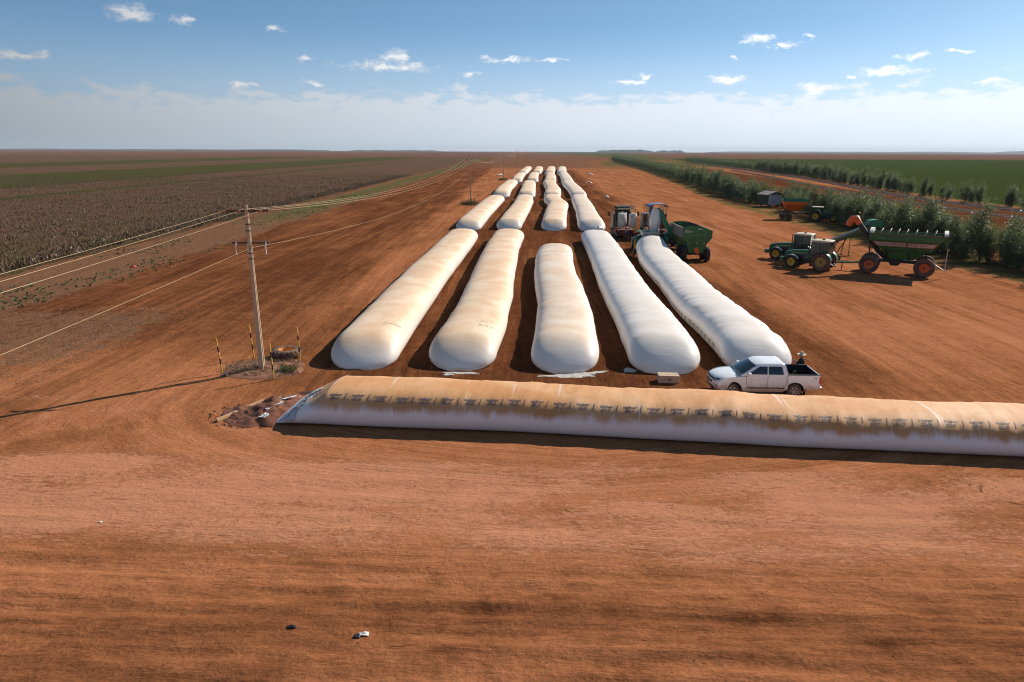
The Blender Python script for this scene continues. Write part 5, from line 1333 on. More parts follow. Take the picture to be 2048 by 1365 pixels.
# ------------------------------------------------------------------ two tank trucks
def flat_truck(label, x, y, blue, rz=0.0):
    T = thing('tank_truck', label, 'truck', (x, y, 0), rz)       # local x right, y forward (away), tail at y=0
    W = 1.25
    MB().bar((-.45, .1, .82), (-.45, 8.2, .82), .12, .26).bar((.45, .1, .82), (.45, 8.2, .82), .12, .26).bar((-1.1, .35, .55), (1.1, .35, .55), .10, .14).build('chassis', 'rust', T)
    MB().box((0, 2.6, 1.08), (2.5, 5.2, .14)).build('deck', 'rust', T)
    MB().hexa([(-1.2, 5.5, .8), (1.2, 5.5, .8), (1.2, 7.9, .8), (-1.2, 7.9, .8), (-1.15, 5.6, 3.0), (1.15, 5.6, 3.0), (1.10, 7.5, 3.05), (-1.10, 7.5, 3.05)]).build('cab', 'cab_dark', T, bevel=.08)
    MB().box((0, 5.52, 2.3), (1.9, .03, .8)).build('cab_rear_window', 'glass', T)
    for s in (-1, 1):
        for yy in (.9, 2.2, 6.9):
            o = wheel(T, (s * 1.02, yy, .52), .52, .42, .28, 'tank_white', 'rubber', face=-s); o.rotation_euler = (0, 0, R(90))
        MB().bar((s * 1.2, 7.2, 2.6), (s * 1.5, 7.25, 2.9), .04).build('mirror_arm', 'black_steel', T)
        MB().box((s * 1.58, 7.25, 2.85), (.24, .10, .62)).build('mirror', 'black_plastic', T, bevel=.03)
        MB().box((s * 1.0, .02, .95), (.28, .06, .12)).build('tail_lamp', 'red_lens', T)
        # side posts with a few rails near the top
        for k in range(3): MB().bar((s * 1.25, .5 + k * 1.9, 1.15), (s * 1.25, .5 + k * 1.9, 4.45), .05).build('side_post', 'rail_tan', T)
        for k in range(6 if (blue and s < 0) else 2):
            MB().bar((s * 1.25, .5, 4.4 - k * .36), (s * 1.25, 2.4 if blue else 4.3, 4.4 - k * .36 - (.0 if blue else .1)), .035, .07).build('side_slat', 'rail_tan', T)
    def tank(cx, cy, rad=.55, zb=1.75, zt=3.45, nm='tank'):
        tk = MB().lathe([(.12, zb - .35), (rad * .7, zb - .12), (rad, zb + .12), (rad, zt - .12), (rad * .85, zt + .02), (rad * .3, zt + .08), (rad * .28, zt + .16), (.001, zt + .16)], (cx, cy, 0), 'Z', 22).build(nm, 'tank_white', T, smooth=True, angle=35)
        lg = MB()
        for k in range(4):
            a_ = R(45 + 90 * k); lg.bar((cx + math.cos(a_) * rad * .97, cy + math.sin(a_) * rad * .97, 1.15), (cx + math.cos(a_) * rad * .97, cy + math.sin(a_) * rad * .97, 2.3), .06)
        lg.lathe([(rad + .03, 2.24), (rad + .03, 2.30)], (cx, cy, 0), 'Z', 22).build('tank_stand', 'cream', tk)
        MB().box((cx - .18, cy - rad * .97, 2.95), (.28, .05, .34)).build('tank_label', 'canvas', tk)
    if not blue:
        tank(-.66, .72); tank(.94, .72)
        st = MB().bar((-.02, .35, .6), (-.02, 1.6, 2.6), .06).bar((.50, .35, .6), (.50, 1.6, 2.6), .06)
        for k in range(7): st.box((.24, .42 + k * .18, .75 + k * .29), (.5, .16, .04))
        st.build('stair', 'rust', T)
        MB().box((0, 3.2, 4.30), (2.2, 2.6, .10)).box((0, 4.5, 3.2), (2.2, .06, 2.2)).build('tarp_roof', 'dark_tarp', T)
        MB().box((0, 1.88, 4.05), (2.1, .06, .22)).build('roof_beam', 'cream', T)
        tank(-.2, 3.0, .62)
    else:
        fr = MB()
        for xx in (-1.1, -.35, .4, 1.15):
            fr.bar((xx, .35, 1.15), (xx, .35, 3.4), .09)
        for zz in (1.6, 2.3, 3.0, 3.4): fr.bar((-1.15, .35, zz), (1.2, .35, zz), .08)
        fr.box((.78, .9, 2.35), (.7, .8, 2.1)).box((.1, 1.2, 2.0), (.6, .9, 1.6)).build('steel_frame', 'rust', T)
        for yy in (.5, 2.6):
            for xx in (-1.2, 1.22): MB().bar((xx, yy, 3.3), (xx, yy, 4.45), .07).build('canopy_post', 'cream', T)
        q = [(1.38 * math.cos(R(t)), 4.42 + .42 * math.sin(R(t))) for t in range(0, 181, 15)]
        rg = []
        for yy in (.15, .9, 1.7, 2.5, 3.3):
            rg.append([(x_, yy, z_ + .05 * math.sin(yy * 3)) for x_, z_ in q] + [(x_ * .97, yy, z_ - .05) for x_, z_ in q[::-1]])
        cn = MB().rings(rg).build('canopy', 'blue_tarp', T, smooth=True, angle=50)
        MB().hexa([(-1.40, .15, 3.6), (-.85, .13, 3.7), (-.85, .17, 3.7), (-1.40, .19, 3.6), (-1.39, .15, 4.6), (-.75, .13, 4.75), (-.75, .17, 4.75), (-1.39, .19, 4.6)]).build('canopy_flap', 'blue_tarp', cn)
        tank(-.75, 1.2, .5, nm='tank')
    return T
flat_truck('tank truck seen from behind with two white tanks and a dark roof', 16.25, 98.0, False)
flat_truck('truck with a rounded blue tarp canopy over a rusty frame', 20.75, 98.3, True)

# ------------------------------------------------------------------ hut on skids
def hut(label):
    T = thing('site_hut', label, 'hut', (59.0, 156.6, 0), R(10))
    w, dpt, z0, z1 = 3.05, 4.2, .58, 2.75
    MB().box((0, dpt / 2, (z0 + z1) / 2), (w - .08, dpt - .08, z1 - z0)).build('wall_core', 'hut_dark', T)
    n = 13
    for k in range(n):
        MB().box((-w / 2 + (k + .5) * w / n, .005 * (k % 3), (z0 + z1) / 2), (w / n - .025, .05, z1 - z0 + .01 * (k % 2))).build('wall_board', 'hut_board', T)
    for s in (-1, 1):
        for k in range(14): MB().box((s * w / 2 * 1.0, (k + .5) * dpt / 14, (z0 + z1) / 2), (.05, dpt / 14 - .03, z1 - z0)).build('wall_board', 'hut_dark', T)
    for yy, t_ in ((.0, .05), (dpt - .05, .05)):
        MB().prism([(-w / 2, z1), (w / 2, z1), (0, 3.40)], yy, yy + t_).build('gable', 'hut_dark', T)
    for s in (-1, 1):
        a = [(0, 3.50), (s * (w / 2 + .45), 2.72), (s * (w / 2 + .45), 2.67), (0, 3.45)]
        MB().rings([[(x, -.35, z) for x, z in a], [(x, dpt + .35, z) for x, z in a]]).build('roof_sheet', 'roof_sheet', T)
    MB().box((.15, -.06, 2.95), (.16, .06, .5)).build('gable_post', 'hut_board', T)
    MB().lathe([(.20, -.06), (.20, -.035), (.13, -.035), (.13, -.06)], (-.42, 0, 1.18), 'Y', 18, closed=True).build('number_mark', 'hut_dark', T)
    MB().bar((-1.0, -.3, .5), (-1.0, dpt + .2, .5), .18, .16).bar((1.0, -.3, .5), (1.0, dpt + .2, .5), .18, .16).build('skid_beam', 'hut_dark', T)
    for s in (-1, 1):
        for yy in (.5, dpt - .6):
            o = wheel(T, (s * 1.15, yy, .30), .30, .2, .16, 'rust', 'rubber', face=s); o.rotation_euler = (0, 0, R(90))
    return T
hut('grey boarded hut with low pitched roof standing against the saplings')

# ------------------------------------------------------------------ orange cart
def orange_cart(label):
    T = thing('grain_cart', label, 'grain cart', (52.0, 128.6, 0), R(-14))
    lev = [(-1.0, 1.2, .45, 1.55), (-1.75, 1.95, 1.15, 2.75), (-2.05, 2.3, 1.30, 3.22)]
    bin_mesh(lev).build('bin', 'bright_orange', T)
    lev2 = [(-2.06, 2.31, 1.31, 3.225), (-2.0, 2.25, 1.22, 3.72)]
    bin_mesh(lev2).build('tarp_skirt', 'bright_green', T)
    for s in (-1, 1):
        for k in range(8):
            f = k / 7; xt = -1.7 + 3.6 * f; xb = -.95 + 2.1 * f
            MB().bar((xt, s * 1.17, 2.74), (xb, s * .47, 1.56), .09, .05).build('rib', 'black_steel', T)
        for xx in (-1.7, -.6):
            wheel(T, (xx, s * 1.1, .48), .48, .34, .25, 'rust', 'dusty_rubber', face=s)
    MB().bar((-2.0, -.5, 1.2), (3.4, -.4, 1.0), .12, .16).bar((-2.0, .5, 1.2), (3.4, .4, 1.0), .12, .16).bar((-1.7, -1, .5), (-1.7, 1, .5), .14).bar((-.6, -1, .5), (-.6, 1, .5), .14).bar((-1.15, -.5, .6), (-1.15, -.5, 1.2), .3, .1).bar((-1.15, .5, .6), (-1.15, .5, 1.2), .3, .1) \
        .bar((-.6, -.45, 1.2), (-.6, -.45, 1.6), .1).bar((.9, -.45, 1.2), (.9, -.45, 1.6), .1).build('frame', 'black_steel', T)
    MB().tube([(2.0, .8, 2.6), (4.2, 1.6, 4.5)], .14, 8).build('auger', 'rust', T)
    return T
orange_cart('bright orange hopper cart with green skirt parked by the saplings')
WP = copy_tree(PICK); WP.location = (48.2, 82.3, 0); WP.rotation_euler = (0, 0, R(35))
tag(WP, 'white vehicle half hidden behind the tail of the long grain cart')

# ================================================================== POWER LINE
def pole(label, loc, h, rz, full=True, group=None):
    T = thing('utility_pole', label, 'utility pole', loc, rz)
    # double-T concrete shaft: two flanges, a web with openings low down
    def tp(f, b, t): return b + (t - b) * f
    wy = lambda z: tp(z / h, .36, .17) / 2; wx = lambda z: tp(z / h, .27, .13) / 2
    for s in (-1, 1):
        z0, z1 = -.4, h
        o = s * .075 * 1
        def q(z): return [(-wx(z), s * wy(z), z), (wx(z), s * wy(z), z), (wx(z), s * (wy(z) * .60), z), (-wx(z), s * (wy(z) * .60), z)]
        MB().rings([q(0) if False else [(a, b, -.4) for a, b, c in q(0)], q(h)]).build('flange', 'concrete', T)
    segs = [(-.3, .12), (1.35, 1.5), (2.85, 3.0), (4.35, h)] if full else [(-.3, h)]
    web = MB()
    for z0, z1 in segs:
        zz0 = max(z0, 0.0)
        a = [(-wx(zz0) * .55, -wy(zz0) * .62, z0), (wx(zz0) * .55, -wy(zz0) * .62, z0), (wx(zz0) * .55, wy(zz0) * .62, z0), (-wx(zz0) * .55, wy(zz0) * .62, z0)]
        b = [(-wx(z1) * .55, -wy(z1) * .62, z1), (wx(z1) * .55, -wy(z1) * .62, z1), (wx(z1) * .55, wy(z1) * .62, z1), (-wx(z1) * .55, wy(z1) * .62, z1)]
        web.rings([a, b])
    web.build('web', 'concrete', T)
    arm = MB().bar((-1.15, 0, h - .30), (1.15, 0, h - .30), .10, .12).build('crossarm', 'wood_arm', T)
    if full:
        for x in (-1.08, -.30, .80):
            MB().lathe([(.02, 0), (.055, .04), (.03, .08), (.06, .12), (.03, .16), (.06, .20), (.03, .24), (.055, .28), (.02, .34)], (x, -.48, h - .30), 'Y', 12).build('strain_insulator', 'insulator', arm, smooth=True)
            MB().lathe([(.02, 0), (.055, .04), (.03, .08), (.06, .12), (.03, .16), (.06, .20), (.03, .24), (.055, .28), (.02, .34)], (x + .25, .12, h - .30), 'Y', 12).build('strain_insulator', 'insulator', arm, smooth=True)
        arm2 = MB().bar((-.95, .12, h - 2.0), (1.0, .12, h - 2.0), .09, .11).build('lower_crossarm', 'wood_arm', T)
        for x in (-.72, -.08, .85):
            MB().tube([(x, -.02, h - 1.98), (x - .02, -.12, h - 2.25), (x, -.1, h - 2.62)], .035, 8).build('fuse_cutout', 'porcelain', arm2, smooth=True)
            MB().tube([(x, 0, h - 1.95), (x - .12, .05, h - 1.5), (x - .02, .02, h - 1.1), (x + .2, -.02, h - .6), (x + .25, 0, h - .35)], .012, 6).build('jumper_wire', 'wire', arm2, smooth=True)
        for z in (h - 1.0, h - 1.35, h - 2.55, h - 2.85):
            MB().box((0, 0, z), (.24, .28, .045)).build('band_clamp', 'black_steel', T)
    else:
        for x in (-1.0, 0.2, 1.0): MB().lathe([(.03, 0), (.06, .06), (.03, .2)], (x, 0, h - .24), 'Z', 8).build('insulator', 'insulator', arm)
    return T
POLES = [(-14.1, 36.7, 9.2), (-9.7, 160.3, 10.5), (-3.9, 298.0, 11.4), (3.0, 467.8, 12.3), (12.0, 691.8, 13.0), (22.2, 908.9, 13.4), (32.0, 1148.4, 14.0), (50.0, 1558.8, 15.5)]
plab = ['tall concrete utility pole in the foreground left of the bags, with slotted base', 'second utility pole, beside the front end of the second row of bags',
        'third utility pole along the line, beside the white bundle left of the bags', 'fourth utility pole along the line, left of the farthest bags', 'fifth utility pole along the receding line',
        'sixth utility pole along the receding line', 'seventh utility pole far down the line', 'eighth and farthest utility pole near the horizon']
for i, ((x, y, h), lb) in enumerate(zip(POLES, plab)):
    pole(lb, (x, y, gz(x, y) - .02), h, R(2 if i else 4), full=(i == 0), group='poles of the power line')
hx, hy, hh_ = -17.4, -62.0, 9.4
pole('utility pole of the same line behind the viewer', (hx, hy, 0), hh_, R(3), full=False, group='poles of the power line')
def wire(label, a, b, sag, rad=.012):
    a = Vector(a); b = Vector(b); pts = [a.lerp(b, t / 24) - Vector((0, 0, 4 * sag * (t / 24) * (1 - t / 24))) for t in range(25)]
    return tag(MB().tube(pts, rad, 6).build('power_wire', 'wire', None, smooth=True), label, 'wire', 'wires of the power line')
for n_, x in (('left', -1.08), ('middle', -.30), ('right', .80)):
    wire('%s conductor from the foreground pole towards the lower left edge' % n_, (-14.1 + x, 36.25, 8.88), (hx + x, hy, hh_ - .2), 1.2, .008)
    wire('%s conductor from the foreground pole to the second pole' % n_, (-14.1 + x + .25, 37.2, 8.88), (-9.7 + {-1.08: -1.0, -.30: .2, .80: 1.0}[x], 160.3, 10.4), 1.9, .012)
wire('lowest neutral wire from the foreground pole towards the left edge', (-14.1, 36.6, 6.9), (hx, hy, 7.1), 1.1, .008)
wire('lowest neutral wire from the foreground pole to the second pole', (-14.1, 36.9, 6.9), (-9.7, 160.3, 8.2), 2.2, .010)
for i in range(1, 5):
    x, y, h = POLES[i]; x2, y2, h2 = POLES[i + 1]
    for n_, dx in (('left', -1.0), ('middle', .2), ('right', 1.0)):
        wire('%s conductor between the %s poles' % (n_, ['', 'second and third', 'third and fourth', 'fourth and fifth', 'fifth and sixth'][i]), (x + dx, y, h - .06), (x2 + dx, y2, h2 - .06), 2.4, .011 + .005 * i)
for x, y, h, lb in ((700, 3000, 14, 'lone thin pole on the horizon right of the flat hill'), (-1350, 2900, 14, 'lone thin pole on the left horizon'), (1120, 2600, 13, 'lone thin pole on the right horizon behind the green field'), (-620, 2700, 13, 'lone thin pole on the horizon left of the bags')):
    t_ = thing('utility_pole', lb, 'utility pole', (x, y, 0)); MB().tube([(0, 0, -.3), (0, 0, h)], .5, 6).build('shaft', 'wood_arm', t_); MB().bar((-1.6, 0, h - 1), (1.6, 0, h - 1), .4).build('crossarm', 'wood_arm', t_)

# stakes round the foreground pole
for (x, y, lx, ly, lb) in ((-16.1, 36.1, -.06, -.02, 'striped stake left of the foreground pole, front'), (-15.4, 39.0, -.05, .0, 'striped stake left of the foreground pole, farther back'),
                           (-12.9, 35.1, -.03, .0, 'striped stake in front of the big tyre'), (-12.5, 38.5, -.02, .02, 'striped stake right of the big tyre, farther back')):
    T = thing('striped_stake', 'yellow and black ' + lb, 'stake', (x, y, gz(x, y)), 0, 'striped stakes round the pole')
    hgt = 2.02; f = lambda z: (lx * z, ly * z, z)
    MB().tube([f(-.2), f(hgt)], .038, 10).build('post', 'stake_yellow', T, smooth=True, angle=50)
    for z0, z1 in ((.55, .85), (1.25, 1.55)): MB().tube([f(z0), f(z1)], .041, 10).build('stripe', 'stake_black', T, smooth=True, angle=50)

# mound at the pole foot with dry grass
def mound(name, label, cx, cy, rx, ry, h, seed, m, rough=.4, rot=0.0):
    nr, nk = 26, 64; P = np.zeros((nr, nk, 3)); k = np.arange(nk) * 2 * math.pi / nk
    edge = 1 + .22 * fbm(np.cos(k) * 2, np.sin(k) * 2, seed, 3)
    for i in range(nr):
        s = i / (nr - 1); lx = rx * s * edge * np.cos(k); ly = ry * s * edge * np.sin(k)
        X = cx + lx * math.cos(rot) - ly * math.sin(rot); Y = cy + lx * math.sin(rot) + ly * math.cos(rot)
        P[i, :, 0] = X; P[i, :, 1] = Y
        P[i, :, 2] = ground_height(X, Y) + h * (1 - s ** 2.2) * (1 + rough * 2 * fbm(X * 1.6, Y * 1.6, seed + 4, 4)) + .10 * rough * fbm(X * 5, Y * 5, seed + 6, 3) * (1 - s) - .05 * (s > .97)
    return tag(grid_mesh(name, P, m, closed_v=True, uv_rev=True), label)
M['mound_soil'] = mat('mound_soil', (0.19, 0.078, 0.040), 0.95, var=0.4, scale=1.4, bump=0.7, bscale=9)
M['heap_soil'] = mat('heap_soil', (0.155, 0.054, 0.026), 0.95, var=0.4, scale=2.2, bump=0.9, bscale=11)
tag(mound('mound', 'low earth mound round the foot of the foreground pole', -14.1, 36.9, 2.5, 2.1, .20, 3, 'mound_soil', .5, .2), kind='structure')
r_ = np.random.default_rng(17)
a_ = r_.uniform(0, 2 * math.pi, 1500); q_ = np.sqrt(r_.random(1500))
pg = np.stack([-14.0 + 2.5 * q_ * np.cos(a_), 36.7 + 1.9 * q_ * np.sin(a_), np.zeros(1500)], -1)
pg = pg[(vnoise(pg[:, 0] * 1.2, pg[:, 1] * 1.2, 5) > -.12)]; pg[:, 2] = ground_height(pg[:, 0], pg[:, 1]) + .10
pg = pg[r_.random(len(pg)) < .55]
scatter_plants('dry_grass', 'dry brown grass on the mound round the foreground pole', pg, .16, .20, [(.30, .21, .11), (.36, .25, .14), (.20, .15, .07), (.24, .13, .08)], 7, 23, .010, .3)
pg = np.stack([-12.55 + .22 * r_.normal(size=60), 36.3 + .18 * r_.normal(size=60), np.full(60, .1)], -1)
o = scatter_plants('green_tuft', '', pg, .30, .2, [(.13, .15, .05), (.17, .18, .07), (.10, .12, .04)], 9, 29, .012, .3)
del o['kind']; tag(o, 'green grass tuft on the mound beside the striped stake', 'grass tuft')
for (x, y, lb) in ((-9.9, 160.2, 'dry grass tuft at the foot of the second pole'), (-4.1, 297.5, 'grass tuft at the foot of the third pole')):
    pg = np.stack([x + .9 * r_.normal(size=160), y + .8 * r_.normal(size=160), np.zeros(160)], -1)
    o = scatter_plants('grass_tuft', '', pg, .8, .5, [(.24, .19, .09), (.16, .15, .06), (.28, .2, .11)], 8, 37, .03, .4); del o['kind']; tag(o, lb, 'grass tuft')
for (x, y) in ((-9.3, 157.5), (-8.6, 156.8), (-9.9, 156.5)):
    T = thing('marker_stake', 'thin dark stake beside the second pole', 'stake', (x, y, 0), 0, 'dark stakes beside the second pole'); MB().tube([(0, 0, -.1), (.05, 0, 1.9)], .06, 6).build('post', 'wood_arm', T)

# big tyre lying on its side
T = thing('discarded_wheel', 'old tractor tyre with orange rim lying flat beside the pole', 'wheel', (-13.5, 39.2, gz(-13.5, 39.2) + .06), .3)
r0, w0 = .86, .48
ty = MB(); ty.lathe([(.46, w0 * .12), (.50, 0), (r0 * .80, 0), (r0 * .94, w0 * .1), (r0, w0 * .35), (r0, w0 * .65), (r0 * .94, w0 * .9), (r0 * .80, w0), (.50, w0), (.46, w0 * .88)], (0, 0, 0), 'Z', 40, closed=True)
for k in range(20):
    a = 2 * math.pi * k / 20
    for s in (0, 1):
        a2 = a + s * math.pi / 20; rad = Vector((math.cos(a2), math.sin(a2), 0)); tg = Vector((-math.sin(a2), math.cos(a2), 0))
        z0 = w0 * .52 if s else w0 * .48; z1 = w0 * .96 if s else w0 * .04
        ty.bar(rad * r0 + Vector((0, 0, z0)) + tg * .07, rad * (r0 * .93) + Vector((0, 0, z1)) - tg * .09, .055, .07, up=rad)
ty.build('tyre', 'dusty_rubber', T, smooth=True, angle=45)
MB().lathe([(.47, w0 * .9), (.45, w0 * .96), (.43, w0 * .8), (.42, w0 * .25), (.36, w0 * .15), (.15, w0 * .15)], (0, 0, 0), 'Z', 32).build('rim', 'tyre_rim', T, smooth=True, angle=40)

# ------------------------------------------------------------------ dug-in end of the foreground bag
tag(mound('dirt_heap', 'heap of dark red earth weighing down the end of the foreground bag', -11.15, 30.45, 1.55, 1.9, .50, 8, 'heap_soil', .36, -.25), cat='dirt heap')
tag(mound('dirt_heap', 'loose crumbly earth spread left of the dark heap', -12.1, 30.05, 1.5, 1.6, .24, 12, 'heap_soil', .6, -.3), cat='dirt heap')
T = tag(MB().hexa([(-13.55, 29.1, .02), (-13.4, 28.98, .02), (-12.15, 31.55, .05), (-12.32, 31.62, .05), (-13.55, 29.1, .14), (-13.4, 28.98, .14), (-12.15, 31.55, .17), (-12.32, 31.62, .17)]).build('plank', 'plank', None, bevel=.01), 'brown plank lying beside the earth heap at the bag end', 'plank')
M['film'] = mat('film', (0.55, 0.54, 0.54), 0.35, var=0.15, dust=0.4)
def fold_sheet(label, A, B, Cc, D, lift, seed, amp=.12):
    A, B, Cc, D = (np.array(v, float) for v in (A, B, Cc, D)); n, k = 34, 22; P = np.zeros((n, k, 3))
    for i in range(n):
        for j in range(k):
            f, g_ = i / (n - 1), j / (k - 1); P[i, j] = A * (1 - f) * (1 - g_) + B * f * (1 - g_) + Cc * f * g_ + D * (1 - f) * g_
    f, g_ = np.meshgrid(np.linspace(0, 1, n), np.linspace(0, 1, k), indexing='ij')
    ridg = 1 - 2 * np.abs(fbm(f * 2.2, g_ * 6, seed, 3))
    P[..., 2] += lift + amp * (ridg - .6)
    P[..., 0] += .10 * fbm(f * 5, g_ * 5, seed + 3, 2); P[..., 1] += .10 * fbm(f * 5, g_ * 5, seed + 5, 2)
    o = grid_mesh('plastic_sheet', P, 'film'); sol = o.modifiers.new('thick', 'SOLIDIFY'); sol.thickness = .01
    return tag(o, label, 'plastic sheet')
def drape(label, u0, u1, a0, a1, skew, seed, amp=.05):
    """loose film lying on the slanting end of the foreground bag"""
    n, k = 40, 46; f, g_ = np.meshgrid(np.linspace(0, 1, n), np.linspace(0, 1, k), indexing='ij')
    uu = u0 + (u1 - u0) * f + skew * g_ + .10 * fbm(f * 3, g_ * 4, seed, 3); i = np.interp(uu, bag_n.q, np.arange(len(bag_n.q))).astype(int)
    aa = bag_n.arc[i, -1] - (a0 + (a1 - a0) * g_ + .08 * fbm(f * 4 + 5, g_ * 3, seed + 9, 3))
    base = on_bag(bag_n, uu.reshape(-1), aa.reshape(-1), 0.0).reshape(n, k, 3); up = on_bag(bag_n, uu.reshape(-1), aa.reshape(-1), 1.0).reshape(n, k, 3) - base
    ridg = np.maximum(0, .55 - np.abs(fbm(f * 1.4 + g_ * 2, g_ * 5 - f * 3, seed + 2, 3)) * 2.2)
    P = base + up * (.02 + amp * ridg)[..., None]
    o = grid_mesh('plastic_sheet', P, 'film'); sol = o.modifiers.new('thick', 'SOLIDIFY'); sol.thickness = .008
    return tag(o, label, 'plastic sheet')
drape('shiny creased plastic flap draped over the slanting bag end', .45, 1.15, .55, 2.6, .95, 5, .16)
fold_sheet('torn white plastic strip lying in the earth heap', (-11.6, 29.9, .30), (-11.0, 30.5, .42), (-10.75, 30.3, .46), (-11.35, 29.6, .30), .08, 9, .12)
fold_sheet('thin white plastic edge sticking out of the earth heap', (-11.2, 30.9, .36), (-10.6, 31.5, .34), (-10.5, 31.3, .40), (-11.1, 30.75, .42), .05, 13, .06)
fold_sheet('scrap of white plastic at the front foot of the earth heap', (-11.55, 29.05, .22), (-11.3, 29.4, .3), (-11.05, 29.3, .3), (-11.25, 28.95, .2), .05, 15, .08)

r_h = np.random.default_rng(55); hk = r_h.uniform(0, 2 * math.pi, 420); hr = np.sqrt(r_h.random(420)) * 1.15
hx_ = -12.0 + 1.9 * hr * np.cos(hk); hy_ = 30.0 + 1.5 * hr * np.sin(hk)
V_ = []; F_ = []
for X_, Y_ in zip(hx_, hy_):
    s_ = .02 + .07 * r_h.random() ** 2.5; z_ = gz(X_, Y_) + max(0, .16 * (1 - ((X_ + 12.1) / 1.3) ** 2 - ((Y_ - 30.05) / 1.5) ** 2)); k_ = len(V_)
    V_ += [(X_ + a * s_ * r_h.uniform(.6, 1.4), Y_ + b * s_ * r_h.uniform(.6, 1.4), z_ + s_ * .3 + c * s_ * r_h.uniform(.6, 1.2)) for a, b, c in ((1, 0, 0), (0, 1, 0), (-1, 0, 0), (0, -1, 0), (0, 0, .8), (0, 0, -.7))]
    F_ += [tuple(k_ + i for i in f) for f in ((0, 1, 4), (1, 2, 4), (2, 3, 4), (3, 0, 4), (1, 0, 5), (2, 1, 5), (3, 2, 5), (0, 3, 5))]
tag(MB().add(V_, F_).build('heap_clods', 'mound_soil', None), 'crumbled lumps of earth round the heap at the bag end', kind='stuff')
# ------------------------------------------------------------------ cardboard box and litter
T = thing('cardboard_box', 'taped cardboard box on the ground in front of the fourth bag', 'box', (8.45, 35.05, gz(8.45, 35.05)), R(-4))
MB().box((0, 0, .21), (1.10, .62, .42)).build('box_body', 'cardboard', T, bevel=.012)
MB().box((0, 0, .424), (1.08, .07, .006)).build('tape', 'canvas', T)
MB().box((.05, -.313, .2), (.16, .004, .2)).box((-.22, -.313, .22), (.12, .004, .05)).build('printed_mark', 'faded_ink', T)
MB().box((.555, -.18, .14), (.02, .16, .05), .3).build('loose_tape', 'canvas', T)
crumple('white crumpled bundle left of the third pole', (-6.4, 352, 0), (3.4, 1.8, 1.0), 'white_litter', 3)
crumple('white bundle on the yard far right of the farthest bags', (41, 373, 0), (3.2, 1.6, 1.0), 'white_litter', 4)
crumple('white bundle on the yard right of the third-row bags', (29.6, 273, 0), (2.6, 1.6, .9), 'white_litter', 6)
crumple('whitish bundle on the yard behind the trucks', (25.2, 187, 0), (1.5, 1.0, .7), 'white_litter', 7)
crumple('small red scrap on the left verge', (-40, 71.5, 0), (.5, .4, .22), 'red_litter', 8)
crumple('pale plastic scrap in the foreground with a dark underside', (-3.75, 14.75, gz(-3.75, 14.75)), (.24, .12, .07), 'white_litter', 9)
crumple('dark plastic scrap beside the pale one in the foreground', (-3.9, 14.66, gz(-3.9, 14.66) + .01), (.16, .12, .03), 'black_plastic', 10)
crumple('slim dark scrap left of the pale plastic scrap in the foreground', (-5.65, 15.0, gz(-5.65, 15.0) + .01), (.22, .08, .04), 'black_plastic', 11)
crumple('tiny white scrap on the left foreground soil', (-13.7, 20.3, gz(-13.7, 20.3)), (.09, .07, .05), 'white_litter', 12)
crumple('crumpled white plastic tied to the end of the rightmost second-row bag', (13.3, 105.6, .4), (1.5, .8, .8), 'white_litter', 14)

